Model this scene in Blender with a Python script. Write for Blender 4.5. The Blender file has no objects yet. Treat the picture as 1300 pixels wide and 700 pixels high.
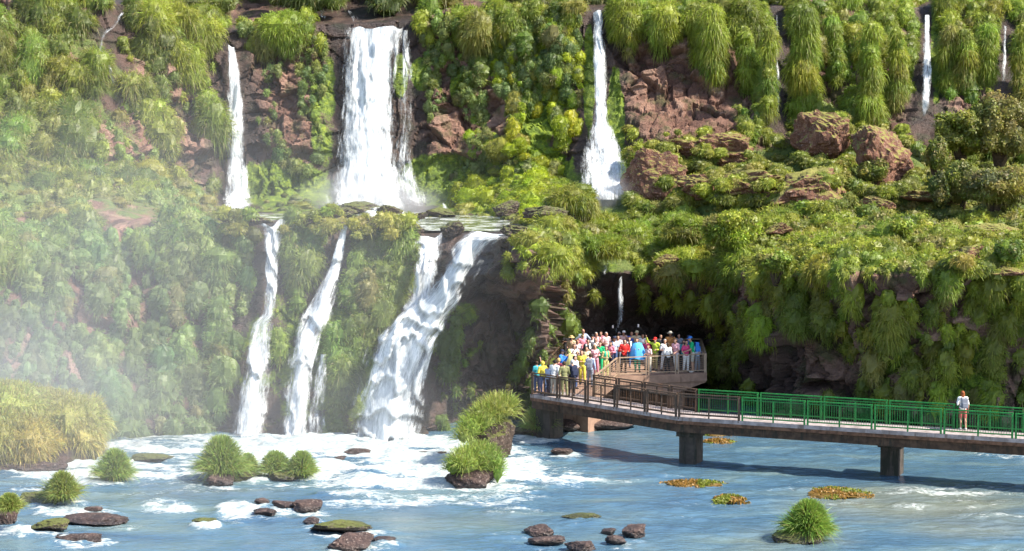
import bpy, bmesh, math, random
import numpy as np
from mathutils import Vector, Matrix

random.seed(7)
rng = np.random.default_rng(7)
scene = bpy.context.scene
COL = scene.collection

# ------------------------------------------------------------------ camera and measuring helpers
CAM_H = 14.4
FPX = 2400.0                      # focal length in photo pixels (photo is 1300 px wide)
PITCH = math.atan(177 / FPX)
cp, sp = math.cos(PITCH), math.sin(PITCH)

def P(px, py, Y):
    """point of the place seen at photo pixel (px, py), Y metres out over the river"""
    u = (px - 650) / FPX; v = (350 - py) / FPX
    dy = cp + v * sp; dz = -sp + v * cp
    t = Y / dy
    return np.array([u * t, Y, CAM_H + dz * t])

def Pz(px, py, z=0.0):
    v = (350 - py) / FPX
    dy = cp + v * sp; dz = -sp + v * cp
    t = (z - CAM_H) / dz
    return np.array([(px - 650) / FPX * t, dy * t, z])

def proj(p):
    p = np.asarray(p, float)
    x, y, z = p[..., 0], p[..., 1], p[..., 2] - CAM_H
    d = y * cp - z * sp
    v = (y * sp + z * cp) / d
    return 650 + x / d * FPX, 350 - v * FPX, d

cam_d = bpy.data.cameras.new('camera'); cam = bpy.data.objects.new('camera', cam_d); COL.objects.link(cam)
cam.location = (0, 0, CAM_H); cam.rotation_euler = (math.pi / 2 - PITCH, 0, 0)
cam_d.sensor_width = 36; cam_d.lens = 36 * FPX / 1300; cam_d.clip_end = 2000; cam_d.clip_start = 0.5
scene.camera = cam

# ------------------------------------------------------------------ noise
def _hash(ix, iy, iz, seed):
    h = (ix.astype(np.uint32) * np.uint32(374761393) + iy.astype(np.uint32) * np.uint32(668265263)
         + iz.astype(np.uint32) * np.uint32(2246822519) + np.uint32((seed * 3266489917) & 0xFFFFFFFF))
    h = (h ^ (h >> np.uint32(13))) * np.uint32(1274126177)
    h = (h ^ (h >> np.uint32(16))) * np.uint32(2654435761)
    return ((h ^ (h >> np.uint32(15))).astype(np.float64)) / 4294967295.0

def vnoise(p, seed=0):
    f = np.floor(p); i = f.astype(np.int64); t = p - f; t = t * t * (3 - 2 * t)
    r = 0
    for dx in (0, 1):
        wx = t[:, 0] if dx else 1 - t[:, 0]
        for dy in (0, 1):
            wy = t[:, 1] if dy else 1 - t[:, 1]
            for dz in (0, 1):
                wz = t[:, 2] if dz else 1 - t[:, 2]
                r = r + wx * wy * wz * _hash(i[:, 0] + dx, i[:, 1] + dy, i[:, 2] + dz, seed)
    return r * 2 - 1

def fbm(p, oct=4, seed=0, gain=0.5):
    a, s, r = 1.0, 0.0, 0
    q = np.array(p, float)
    for k in range(oct):
        r = r + a * vnoise(q, seed + k * 17); s += a; a *= gain; q = q * 2.03 + 11.7
    return r / s

def worley(p, seed=0):
    f = np.floor(p).astype(np.int64)
    f1 = np.full(len(p), 9.0); f2 = np.full(len(p), 9.0); cid = np.zeros(len(p))
    for dx in (-1, 0, 1):
        for dy in (-1, 0, 1):
            for dz in (-1, 0, 1):
                c = f + (dx, dy, dz)
                q = np.stack([_hash(c[:, 0], c[:, 1], c[:, 2], seed + k) for k in (1, 2, 3)], 1) + c
                d = np.linalg.norm(p - q, axis=1)
                h = _hash(c[:, 0], c[:, 1], c[:, 2], seed + 9)
                nearer = d < f1
                f2 = np.where(nearer, f1, np.minimum(f2, d)); cid = np.where(nearer, h, cid); f1 = np.where(nearer, d, f1)
    return f1, f2, cid

def smooth(a, b, x):
    t = np.clip((x - a) / (b - a), 0, 1); return t * t * (3 - 2 * t)

# ------------------------------------------------------------------ mesh and object helpers
def mesh_np(name, V, F, smooth_shade=False):
    """V (n,3); F (m,3) or (m,4) or a list of such arrays"""
    me = bpy.data.meshes.new(name)
    Fs = F if isinstance(F, list) else [F]
    V = np.asarray(V, np.float32)
    me.vertices.add(len(V)); me.vertices.foreach_set('co', V.ravel())
    loops = np.concatenate([np.asarray(f, np.int32).ravel() for f in Fs])
    tot = np.concatenate([np.full(len(f), np.asarray(f).shape[1], np.int32) for f in Fs])
    start = np.concatenate([[0], np.cumsum(tot)[:-1]]).astype(np.int32)
    me.loops.add(len(loops)); me.loops.foreach_set('vertex_index', loops)
    me.polygons.add(len(tot)); me.polygons.foreach_set('loop_start', start); me.polygons.foreach_set('loop_total', tot)
    me.update(calc_edges=True)
    me.polygons.foreach_set('use_smooth', np.full(len(tot), smooth_shade, bool))
    return me

def attr(me, name, vals):
    a = me.attributes.new(name, 'FLOAT', 'POINT'); a.data.foreach_set('value', np.asarray(vals, np.float32))

def attr_col(me, name, vals):
    a = me.attributes.new(name, 'FLOAT_VECTOR', 'POINT'); a.data.foreach_set('vector', np.asarray(vals, np.float32).ravel())

def obj(name, me, mat=None, parent=None, label=None, cat=None, group=None, kind=None, loc=None):
    if isinstance(me, bmesh.types.BMesh):
        bm = me; me = bpy.data.meshes.new(name); bm.normal_update(); bm.to_mesh(me); bm.free()
    o = bpy.data.objects.new(name, me); COL.objects.link(o)
    if mat is not None and me is not None:
        for m in (mat if isinstance(mat, (list, tuple)) else [mat]): me.materials.append(m)
    if loc is not None: o.location = loc
    if parent is not None: o.parent = parent
    tag(o, label, cat, group, kind)
    return o

def tag(o, label=None, cat=None, group=None, kind=None):
    if label: o['label'] = label
    if cat: o['category'] = cat
    if group: o['group'] = group
    if kind: o['kind'] = kind
    return o

def empty(name, loc, rotz=0, **k):
    o = bpy.data.objects.new(name, None); COL.objects.link(o); o.location = loc; o.rotation_euler = (0, 0, rotz)
    o.empty_display_size = .2
    return tag(o, **k)

def bm_box(bm, c, s, rz=0.0, bevel=0.0):
    m = Matrix.Translation(Vector(c)) @ Matrix.Rotation(rz, 4, 'Z') @ Matrix.Diagonal((s[0], s[1], s[2], 1))
    r = bmesh.ops.create_cube(bm, size=1, matrix=m)
    if bevel:
        es = {e for v in r['verts'] for e in v.link_edges}
        bmesh.ops.bevel(bm, geom=list(es), offset=bevel, segments=2, affect='EDGES', profile=.7)

def bm_bar(bm, a, b, w, h=None, up=(0, 0, 1)):
    """square bar from a to b, w wide, h tall"""
    h = w if h is None else h
    a, b = Vector(a), Vector(b); d = b - a; L = d.length
    if L < 1e-5: return
    d.normalize(); u = Vector(up)
    if abs(d.dot(u)) > .98: u = Vector((1, 0, 0))
    s = d.cross(u).normalized(); t = s.cross(d).normalized()
    m = Matrix((( d.x * L, s.x * w, t.x * h, (a.x + b.x) / 2), (d.y * L, s.y * w, t.y * h, (a.y + b.y) / 2),
                (d.z * L, s.z * w, t.z * h, (a.z + b.z) / 2), (0, 0, 0, 1)))
    bmesh.ops.create_cube(bm, size=1, matrix=m)

# ------------------------------------------------------------------ node helpers
class N:
    def __init__(s, name):
        s.m = bpy.data.materials.new(name); s.m.use_nodes = True; s.t = s.m.node_tree; s.t.nodes.clear()
        s.out = s.t.nodes.new('ShaderNodeOutputMaterial')
    def n(s, typ, **k):
        nd = s.t.nodes.new('ShaderNode' + typ)
        for a, v in k.items(): setattr(nd, a, v)
        return nd
    def put(s, sock, v):
        if isinstance(v, bpy.types.NodeSocket): s.t.links.new(v, sock)
        else:
            if hasattr(sock.default_value, '__len__') and not hasattr(v, '__len__'): v = (v,) * len(sock.default_value)
            if hasattr(v, '__len__') and len(sock.default_value) == 4 and len(v) == 3: v = (*v, 1)
            sock.default_value = v
    def att(s, name, out='Fac'): return s.n('Attribute', attribute_name=name).outputs[out]
    def pos(s): return s.n('NewGeometry').outputs['Position']
    def noise(s, vec, scale, detail=4, rough=.55, out='Fac', dist=0):
        nd = s.n('TexNoise'); s.put(nd.inputs['Vector'], vec); nd.inputs['Scale'].default_value = scale
        nd.inputs['Detail'].default_value = detail; nd.inputs['Roughness'].default_value = rough; nd.inputs['Distortion'].default_value = dist
        return nd.outputs[out]
    def mapv(s, vec, sc=(1, 1, 1), loc=(0, 0, 0)):
        nd = s.n('Mapping'); s.put(nd.inputs['Vector'], vec); nd.inputs['Scale'].default_value = sc; nd.inputs['Location'].default_value = loc
        return nd.outputs[0]
    def math(s, op, a, b=0.0, c=0.0, clamp=False):
        nd = s.n('Math', operation=op, use_clamp=clamp); s.put(nd.inputs[0], a); s.put(nd.inputs[1], b); s.put(nd.inputs[2], c)
        return nd.outputs[0]
    def ramp(s, x, a, b, to0=0.0, to1=1.0):
        nd = s.n('MapRange', interpolation_type='SMOOTHSTEP'); s.put(nd.inputs[0], x)
        for i, v in zip((1, 2, 3, 4), (a, b, to0, to1)): s.put(nd.inputs[i], v)
        return nd.outputs[0]
    def mix(s, f, a, b, blend='MIX'):
        nd = s.n('Mix', data_type='RGBA', blend_type=blend); s.put(nd.inputs[0], f); s.put(nd.inputs[6], a); s.put(nd.inputs[7], b)
        return nd.outputs[2]
    def cramp(s, x, stops):
        nd = s.n('ValToRGB'); s.put(nd.inputs[0], x); e = nd.color_ramp.elements
        while len(e) < len(stops): e.new(.5)
        for el, (p, c) in zip(e, stops): el.position = p; el.color = (*c, 1)
        return nd.outputs[0]
    def bump(s, h, strength=.5, dist=.05):
        nd = s.n('Bump'); s.put(nd.inputs['Height'], h); nd.inputs['Strength'].default_value = strength; nd.inputs['Distance'].default_value = dist
        return nd.outputs[0]
    def bsdf(s, color, rough=.8, normal=None, spec=.3, **k):
        nd = s.n('BsdfPrincipled'); s.put(nd.inputs['Base Color'], color); s.put(nd.inputs['Roughness'], rough)
        nd.inputs['Specular IOR Level'].default_value = spec
        if normal is not None: s.put(nd.inputs['Normal'], normal)
        for a, v in k.items(): s.put(nd.inputs[a.replace('_', ' ')], v)
        return nd.outputs[0]
    def done(s, sh, disp=None):
        s.t.links.new(sh, s.out.inputs[0]); return s.m

def simple_mat(name, color, rough=.7, var=.25, scale=6, bump=.2, spec=.3, metal=0.0, color2=None, stain=None):
    s = N(name); v = s.pos()
    n1 = s.noise(v, scale, 5)
    c2 = color2 or tuple(c * (1 - var) for c in color)
    c = s.mix(s.ramp(n1, .35, .65), color, c2)
    if stain: c = s.mix(s.math('MULTIPLY', s.ramp(s.noise(s.mapv(v, (2.2, 2.2, .35)), 1.6, 5, .7), stain[1], stain[1] + .12), .8), c, stain[0])
    return s.done(s.bsdf(c, rough, s.bump(s.noise(v, scale * 6, 3), bump, .01), spec, Metallic=metal))

# ------------------------------------------------------------------ light
SUN = Vector((0.64, -0.25, 0.73)).normalized()
sun_d = bpy.data.lights.new('sun', 'SUN'); sun = bpy.data.objects.new('sun', sun_d); COL.objects.link(sun)
sun_d.energy = 5.0; sun_d.angle = math.radians(.53); sun_d.color = (1, .94, .82)
sun.rotation_euler = SUN.to_track_quat('Z', 'Y').to_euler(); sun.location = (60, -20, 80)
w = bpy.data.worlds.new('World'); scene.world = w; w.use_nodes = True
nt = w.node_tree; nt.nodes.clear()
sky = nt.nodes.new('ShaderNodeTexSky'); sky.sky_type = 'NISHITA'; sky.sun_disc = False
sky.sun_elevation = math.asin(SUN.z); sky.sun_rotation = math.atan2(SUN.x, SUN.y)
sky.air_density = 1.0; sky.dust_density = 1.0; sky.ozone_density = 1.5
bg = nt.nodes.new('ShaderNodeBackground'); bg.inputs[1].default_value = .15
wo = nt.nodes.new('ShaderNodeOutputWorld'); nt.links.new(sky.outputs[0], bg.inputs[0]); nt.links.new(bg.outputs[0], wo.inputs[0])
vs = scene.view_settings; vs.view_transform = 'Standard'; vs.look = 'None'; vs.gamma = 1; vs.exposure = 1.2; vs.use_curve_mapping = False
scene.cycles.use_denoising = True
scene.cycles.max_bounces = 6; scene.cycles.diffuse_bounces = 3; scene.cycles.glossy_bounces = 2
scene.cycles.transmission_bounces = 3; scene.cycles.transparent_max_bounces = 10; scene.cycles.volume_bounces = 0
scene.cycles.sample_clamp_indirect = 6
# ------------------------------------------------------------------ waterfalls: paths first (the cliff is carved around them)
FALLS = {  # photo column, row, width in photo pixels
 'single':  [(293, 57, 9), (296, 90, 15), (298, 130, 22), (299, 170, 27), (300, 210, 30), (301, 245, 34), (303, 269, 44)],
 'main':    [(474, 34, 82), (473, 60, 84), (470, 110, 82), (467, 160, 86), (466, 205, 92), (466, 240, 112), (467, 268, 140)],
 'strand':  [(516, 38, 11), (517, 90, 17), (515, 150, 20), (511, 200, 24), (515, 235, 42), (522, 262, 60)],
 'middle':  [(758, 14, 15), (760, 60, 17), (762, 110, 19), (763, 155, 24), (765, 178, 42), (767, 205, 66), (769, 230, 80), (771, 256, 88)],
 'right':   [(1178, 22, 7), (1177, 60, 11), (1176, 100, 15), (1174, 150, 10)],
 'edge':    [(1276, 30, 5), (1276, 70, 7), (1275, 112, 6)],
 'veil':    [(987, 18, 3), (986, 60, 4), (987, 110, 5), (987, 155, 6)],
 'left':    [(348, 282, 34), (346, 305, 26), (345, 340, 18), (343, 372, 16), (341, 400, 16), (331, 412, 30), (326, 450, 36), (321, 500, 38), (316, 562, 42)],
 'slant':   [(438, 286, 8), (431, 320, 15), (421, 348, 24), (413, 370, 36), (404, 395, 40), (393, 425, 40), (385, 465, 38), (378, 515, 36), (371, 566, 42)],
 'branch':  [(411, 450, 10), (406, 480, 20), (402, 515, 26), (400, 566, 36)],
 'twin':    [(546, 296, 38), (543, 325, 34), (542, 350, 34), (538, 378, 40), (527, 402, 50)],
 'cascade': [(628, 294, 62), (603, 308, 50), (588, 328, 36), (574, 352, 34), (558, 378, 48), (533, 405, 66), (514, 432, 76), (501, 470, 82), (495, 515, 82), (489, 560, 88)],
 'spur':    [(612, 325, 10), (604, 342, 14), (596, 360, 16)],
 'shade':   [(788, 352, 5), (786, 385, 9), (787, 425, 12)],
 'trickle': [(770, 330, 4), (769, 350, 7)],
 'spill_a': [(561, 256, 5), (564, 266, 8), (569, 278, 13)],
 'spill_b': [(484, 262, 56), (487, 271, 64), (493, 283, 46)],
 'rill': [(154, 14, 4), (146, 30, 6), (131, 44, 7), (129, 62, 6), (139, 88, 6), (143, 112, 7)],
 'top_a':   [(410, 9, 5), (411, 26, 9)],
 'top_b':   [(444, 10, 7), (449, 20, 12), (454, 30, 14)],
}
def densify(path, step=4.0):
    p = np.array(path, float); d = np.hypot(np.diff(p[:, 0]), np.diff(p[:, 1])); s = np.concatenate([[0], np.cumsum(d)])
    q = np.arange(0, s[-1] + .01, step)
    return np.stack([np.interp(q, s, p[:, k]) for k in range(3)], 1)
FALL_PTS = np.concatenate([densify(v, 8) for k, v in FALLS.items()])
def fall_dist(px, py):
    """distance in photo pixels to the edge of the nearest waterfall (negative inside)"""
    r = np.full(len(px), 1e9)
    for x, y, wd in FALL_PTS:
        r = np.minimum(r, np.hypot(np.maximum(np.abs(px - x) - wd / 2, 0), np.maximum(np.abs(py - y) * .8 - 4, 0)))
    return r

# ------------------------------------------------------------------ the gorge: one sheet from under the water to the forest behind the rim
# every column: foot distance, then (row, distance) up the face; the rows climb lower wall, shelf, upper wall, rim
COLS = [
 (-330, 86, [(490, 88), (410, 91), (350, 93), (310, 96), (285, 99), (255, 105), (215, 110), (120, 116), (0, 121)]),
 (0,    88, [(485, 90), (405, 92.5), (345, 94.5), (305, 97), (280, 101), (252, 107), (215, 111), (120, 116.5), (0, 121)]),
 (130,  90, [(480, 92), (400, 94), (345, 95.5), (300, 98), (272, 103), (250, 108), (215, 112), (120, 117.5), (2, 122)]),
 (230,  91, [(480, 92.6), (400, 94.4), (340, 95.8), (293, 97.4), (276, 104), (262, 113), (240, 119.5), (140, 122), (22, 124.5)]),
 (300,  91, [(480, 92.4), (400, 94.2), (340, 95.6), (286, 97), (276, 105), (268, 116), (262, 121.5), (150, 123.5), (40, 125.5)]),
 (380,  91, [(480, 92.4), (410, 94), (340, 95.6), (282, 96.6), (274, 105), (266, 117), (240, 121.5), (140, 124), (34, 126)]),
 (475,  90.6, [(480, 92), (410, 93.6), (340, 95.6), (284, 96.6), (275, 104), (266, 116), (262, 122.5), (150, 124.5), (30, 126)]),
 (540,  90.6, [(480, 91.6), (405, 93.2), (350, 95.8), (296, 97.4), (284, 105), (270, 115), (262, 122), (150, 124), (25, 126)]),
 (575,  94.3, [(480, 94.3), (400, 93.6), (352, 92.6), (296, 96.8), (284, 105), (270, 115), (252, 121.5), (150, 124), (25, 126)]),
 (612,  95.6, [(480, 95.4), (400, 93.6), (348, 90.4), (296, 95.6), (284, 104), (270, 115), (235, 121), (150, 123.4), (22, 125.5)]),
 (655,  96.3, [(480, 96.0), (400, 93.2), (345, 88.4), (310, 88.6), (292, 98), (268, 114), (225, 119.5), (140, 122.6), (20, 125)]),
 (688,  96.3, [(480, 96.0), (400, 93.0), (350, 87.8), (322, 88.0), (294, 98), (268, 112), (228, 119), (140, 122), (20, 125)]),
 (706,  105.5,[(480, 105), (405, 103.6), (362, 101.5), (335, 100.8), (300, 104), (272, 111), (232, 119), (140, 121.8), (18, 124.6)]),
 (765,  107.5,[(480, 107), (415, 106), (372, 104), (345, 103.2), (312, 106), (282, 110.5), (252, 116), (140, 121), (15, 124.4)]),
 (820,  108,  [(480, 107.6), (415, 106.4), (378, 104), (348, 103), (312, 106.5), (272, 111), (235, 115), (120, 120.5), (12, 124)]),
 (900,  106.2, [(480, 105.8), (420, 104.8), (385, 103), (348, 101.4), (310, 105), (270, 109.5), (200, 116.4), (110, 120.5), (10, 124)]),
 (935, 101.6, [(480, 101.2), (420, 100.8), (385, 100.2), (348, 99.2), (310, 103), (270, 108), (200, 116.4), (110, 120.5), (10, 124)]),
 (1010, 95.6, [(480, 95.4), (425, 95.0), (385, 94.2), (345, 93.4), (308, 99), (270, 106), (190, 116.6), (100, 120.5), (10, 124)]),
 (1150, 92, [(480, 91.9), (425, 91.5), (388, 90.8), (348, 89.9), (310, 96), (272, 103), (190, 115.6), (95, 120), (9, 124)]),
 (1300, 91, [(480, 90.9), (425, 90.5), (388, 89.8), (345, 88.9), (305, 95), (268, 102), (205, 114.6), (95, 119.6), (9, 124)]),
 (1640, 88.4, [(480, 88.2), (425, 88), (388, 87.4), (345, 86.5), (305, 92), (268, 100), (205, 112.6), (95, 118), (9, 123)]),
]
SEG = [6, 30, 56, 50, 40, 34, 40, 46, 56, 96, 112, 40, 30]      # rows of the sheet between successive levels
def build_columns():
    out = []
    for px, yb, lv in COLS:
        pts = []
        b = Pz(px, 560, 0); s = yb / b[1]
        foot = np.array([b[0] * s, yb, 0.0])
        pts.append(foot + (0, -.3, -2.0)); pts.append(foot + (0, 0, -.5))
        for py, Y in lv: pts.append(P(px, py, Y))
        rim = pts[-1]
        pts.append(rim + (rim[0] * .02, 3.0, .7)); pts.append(rim + (rim[0] * .1, 14, 4.5)); pts.append(rim + (rim[0] * .5, 70, 26))
        out.append(np.array(pts))
    return out
_c = build_columns(); NL = len(_c[0]); assert len(SEG) == NL - 1, (NL, len(SEG))
gx = np.concatenate([np.linspace(-330, 0, 60)[:-1], np.linspace(0, 1300, 620)[:-1], np.linspace(1300, 1640, 60)])
cx = np.array([c[0] for c in COLS], float); A = np.array(_c)            # (ncol, NL, 3)
lv = np.zeros((len(gx), NL, 3))
for l in range(NL):
    for k in range(3): lv[:, l, k] = np.interp(gx, cx, A[:, l, k])
rows = [lv[:, :1]]
for l in range(NL - 1):
    t = (np.arange(1, SEG[l] + 1) / SEG[l])[None, :, None]
    # Catmull-like easing keeps the face rounded, not a chain of flats
    p0, p1 = lv[:, l:l + 1], lv[:, l + 1:l + 2]
    rows.append(p0 + (p1 - p0) * t)
G = np.concatenate(rows, 1)                                             # (nx, nr, 3)
for _ in range(5):                                                      # soften the kinks between levels
    G[:, 1:-1] = (G[:, :-2] + 2 * G[:, 1:-1] + G[:, 2:]) / 4
NX, NR = G.shape[:2]
def grid_normals(G):
    du = np.gradient(G, axis=0); dv = np.gradient(G, axis=1)
    n = np.cross(du, dv); n /= np.linalg.norm(n, axis=2, keepdims=True) + 1e-9
    return n
Nn = grid_normals(G)
flat = G.reshape(-1, 3); nf = Nn.reshape(-1, 3)
steep = np.clip(1 - np.abs(nf[:, 2]), 0, 1)
px, py, dd = proj(flat)
fd = fall_dist(px, py)
calm = smooth(0, 30, fd) * .75 + .25
warp = np.stack([fbm(flat * .35 + 5 * k, 2, 40 + k) for k in range(3)], 1)
def strata(z, seed):
    c = np.floor(z); f = z - c
    return _hash(c.astype(np.int64), c.astype(np.int64) * 0, c.astype(np.int64) * 0, seed) - .5, f
q = flat + warp * 1.1
f1, f2, cid = worley(q * (.62, .62, .5), 3)
g1, g2, cid2 = worley(q * (1.5, 1.5, 1.1), 5)
led, lf = strata(q[:, 2] / 1.9 + warp[:, 0] * .4, 77)
big = fbm(flat * (.16, .16, .13), 3, 21)
disp = steep ** .6 * calm * ((cid - .5) * 1.3 + (cid2 - .5) * .5 - .22 * smooth(.08, .0, f2 - f1) - .08 * smooth(.08, .0, g2 - g1)
        + led * .9 + big * 1.5 + fbm(flat * 1.7, 4, 9, .6) * .42)
disp += (1 - steep) * (fbm(flat * .3, 3, 31) * 1.1 + fbm(flat * 1.3, 2, 32) * .12) * smooth(-3, 3, 128 - flat[:, 1] + 0 * fd) * smooth(0, 30, fd)
shelf = smooth(285, 305, px) * smooth(655, 630, px) * smooth(97.5, 100, flat[:, 1]) * smooth(121.5, 119, flat[:, 1])
disp *= 1 - shelf * .9
D = flat + nf * disp[:, None]
D[:, 2] -= shelf * .35
G2 = D.reshape(NX, NR, 3)
idx = np.arange(NX * NR).reshape(NX, NR)
quads = np.stack([idx[:-1, :-1], idx[1:, :-1], idx[1:, 1:], idx[:-1, 1:]], -1).reshape(-1, 4)
N2 = grid_normals(G2); n2 = N2.reshape(-1, 3)
tpx, tpy, tdd = proj(D)

# depth look-up: distance of the gorge face behind a photo pixel
CELL = 4
DW, DH = 2000 // CELL, 800 // CELL
dmap = np.full((DW, DH), 1e9)
_i = ((tpx + 350) / CELL).astype(int); _j = (tpy / CELL + 0).astype(int)
_ok = (_i >= 0) & (_i < DW) & (_j >= 0) & (_j < DH)
np.minimum.at(dmap, (_i[_ok], _j[_ok]), D[_ok, 1])
for _ in range(2):
    e = np.pad(dmap, 1, constant_values=1e9)
    nb = np.min([e[1 + a:DW + 1 + a, 1 + b:DH + 1 + b] for a in (-1, 0, 1) for b in (-1, 0, 1)], 0)
    dmap = np.where(dmap > 1e8, nb, dmap)
def depth(x, y, r=0):
    i = int((x + 350) / CELL); j = int(max(y, 0) / CELL)
    return float(dmap[max(i - r, 0):i + r + 1, max(j - r, 0):min(j + r + 1, DH)].min())
def on_face(x, y, off=0.0, r=1):
    return P(x, y, depth(x, y, r) - off)

def blob(x, y, cx, cy, rx, ry, soft=.35):
    return 1 - smooth(1 - soft, 1 + soft, np.hypot((x - cx) / rx, (y - cy) / ry))
def blobs(x, y, L, soft=.35):
    r = np.zeros(len(x))
    for b in L: r = np.maximum(r, blob(x, y, *b[:4], soft) * (b[4] if len(b) > 4 else 1))
    return r
MOSS = [(680, 110, 42, 75), (665, 220, 62, 48), (535, 95, 14, 22), (508, 95, 10, 30), (553, 225, 55, 32), (360, 235, 62, 36), (782, 150, 12, 60), (748, 100, 8, 70),
        (792, 225, 18, 40), (585, 110, 14, 28), (1195, 85, 14, 36), (600, 250, 60, 22), (410, 130, 18, 90, .7), (350, 470, 60, 90, .55), (440, 470, 50, 90, .7),
        (1230, 470, 40, 50, .8), (1130, 440, 60, 40, .55), (570, 420, 40, 60, .45), (760, 300, 90, 50, .5), (430, 262, 60, 18, .7), (1190, 60, 10, 70, .7), (610, 105, 20, 60, .5)]
GRASS = [(1000, 270, 330, 85), (800, 300, 130, 45), (1250, 270, 200, 80), (150, 240, 170, 40, .5), (600, -30, 900, 30), (60, 150, 160, 150, .5)]
TAN = [(135, 110, 30, 120), (175, 165, 50, 60), (860, 130, 90, 90), (1130, 190, 60, 50), (560, 180, 50, 50), (385, 175, 40, 50), (130, 400, 80, 50), (170, 275, 120, 30), (1000, 190, 120, 40), (1270, 320, 80, 40)]
n_m = fbm(D * 1.1, 3, 61)
m_moss = np.clip(blobs(tpx, tpy, MOSS) * 1.3 + n_m * .7 - .15, 0, 1)
m_grass = np.clip(blobs(tpx, tpy, GRASS) * (.5 + .8 * (1 - steep)) + n_m * .5 - .1, 0, 1)
m_tan = np.clip(blobs(tpx, tpy, TAN, .6) + n_m * .4, 0, 1)
HOLLOW_SHADE = [(620, 470, 110, 110), (800, 440, 130, 80), (960, 470, 60, 60, .7)]  # shade of the overhang hollows, painted into the rock colour
m_wet_shade = np.clip(blobs(tpx, tpy, HOLLOW_SHADE) + np.maximum(smooth(40, 4, fall_dist(tpx, tpy)), smooth(1.4, .2, D[:, 2])), 0, 1)  # painted hollow shade, plus real wet rock by the falls and waterline

me = mesh_np('terrain', D, quads, False)
attr(me, 'moss', m_moss); attr(me, 'grass', m_grass); attr(me, 'tan', m_tan); attr(me, 'wet', m_wet_shade); attr(me, 'blk', cid2 * .6 + cid * .4)  # the wet attribute carries both real wetness and painted hollow shade
s = N('basalt_cliff'); v = s.pos()
n1 = s.noise(v, .8, 6, .6); n2_ = s.noise(s.mapv(v, (1, 1, 3)), 1.6, 5, .65); n3 = s.noise(v, 9, 4, .6)
rock = s.cramp(s.math('ADD', s.math('MULTIPLY', s.att('blk'), .55), s.math('MULTIPLY', n2_, .5)), [(.2, (.035, .022, .02)), (.45, (.11, .06, .045)), (.62, (.19, .105, .075)), (.85, (.30, .19, .14))])
tanc = s.cramp(s.math('ADD', s.math('MULTIPLY', s.att('blk'), .5), s.math('MULTIPLY', n3, .5)), [(.25, (.075, .034, .024)), (.5, (.165, .08, .053)), (.8, (.30, .185, .13))])
rock = s.mix(s.math('MULTIPLY', s.att('tan'), .8), rock, tanc)
rock = s.mix(s.math('MULTIPLY', s.ramp(n1, .48, .66), .75), rock, (.055, .06, .018))      # lichen and thin plant cover
rock = s.mix(s.math('MULTIPLY', s.att('wet'), .72), rock, (.016, .014, .013))  # darkens wet rock, and paints shade into the hollows
gr = s.cramp(s.noise(v, 3.5, 5, .65), [(.3, (.04, .065, .012)), (.55, (.10, .13, .025)), (.8, (.17, .16, .05))])
ms = s.cramp(s.noise(v, 2.6, 5, .7), [(.28, (.03, .045, .006)), (.5, (.10, .15, .012)), (.75, (.29, .33, .018))])
c = s.mix(s.ramp(s.math('ADD', s.att('grass'), s.math('MULTIPLY', s.math('SUBTRACT', n3, .5), .6)), .35, .6), rock, gr)
c = s.mix(s.ramp(s.math('ADD', s.att('moss'), s.math('MULTIPLY', s.math('SUBTRACT', n3, .5), .8)), .4, .65), c, ms)
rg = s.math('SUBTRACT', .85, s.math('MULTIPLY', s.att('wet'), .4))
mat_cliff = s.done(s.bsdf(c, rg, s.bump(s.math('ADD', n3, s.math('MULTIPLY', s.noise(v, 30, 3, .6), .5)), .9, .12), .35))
obj('terrain', me, mat_cliff, kind='structure')

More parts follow.
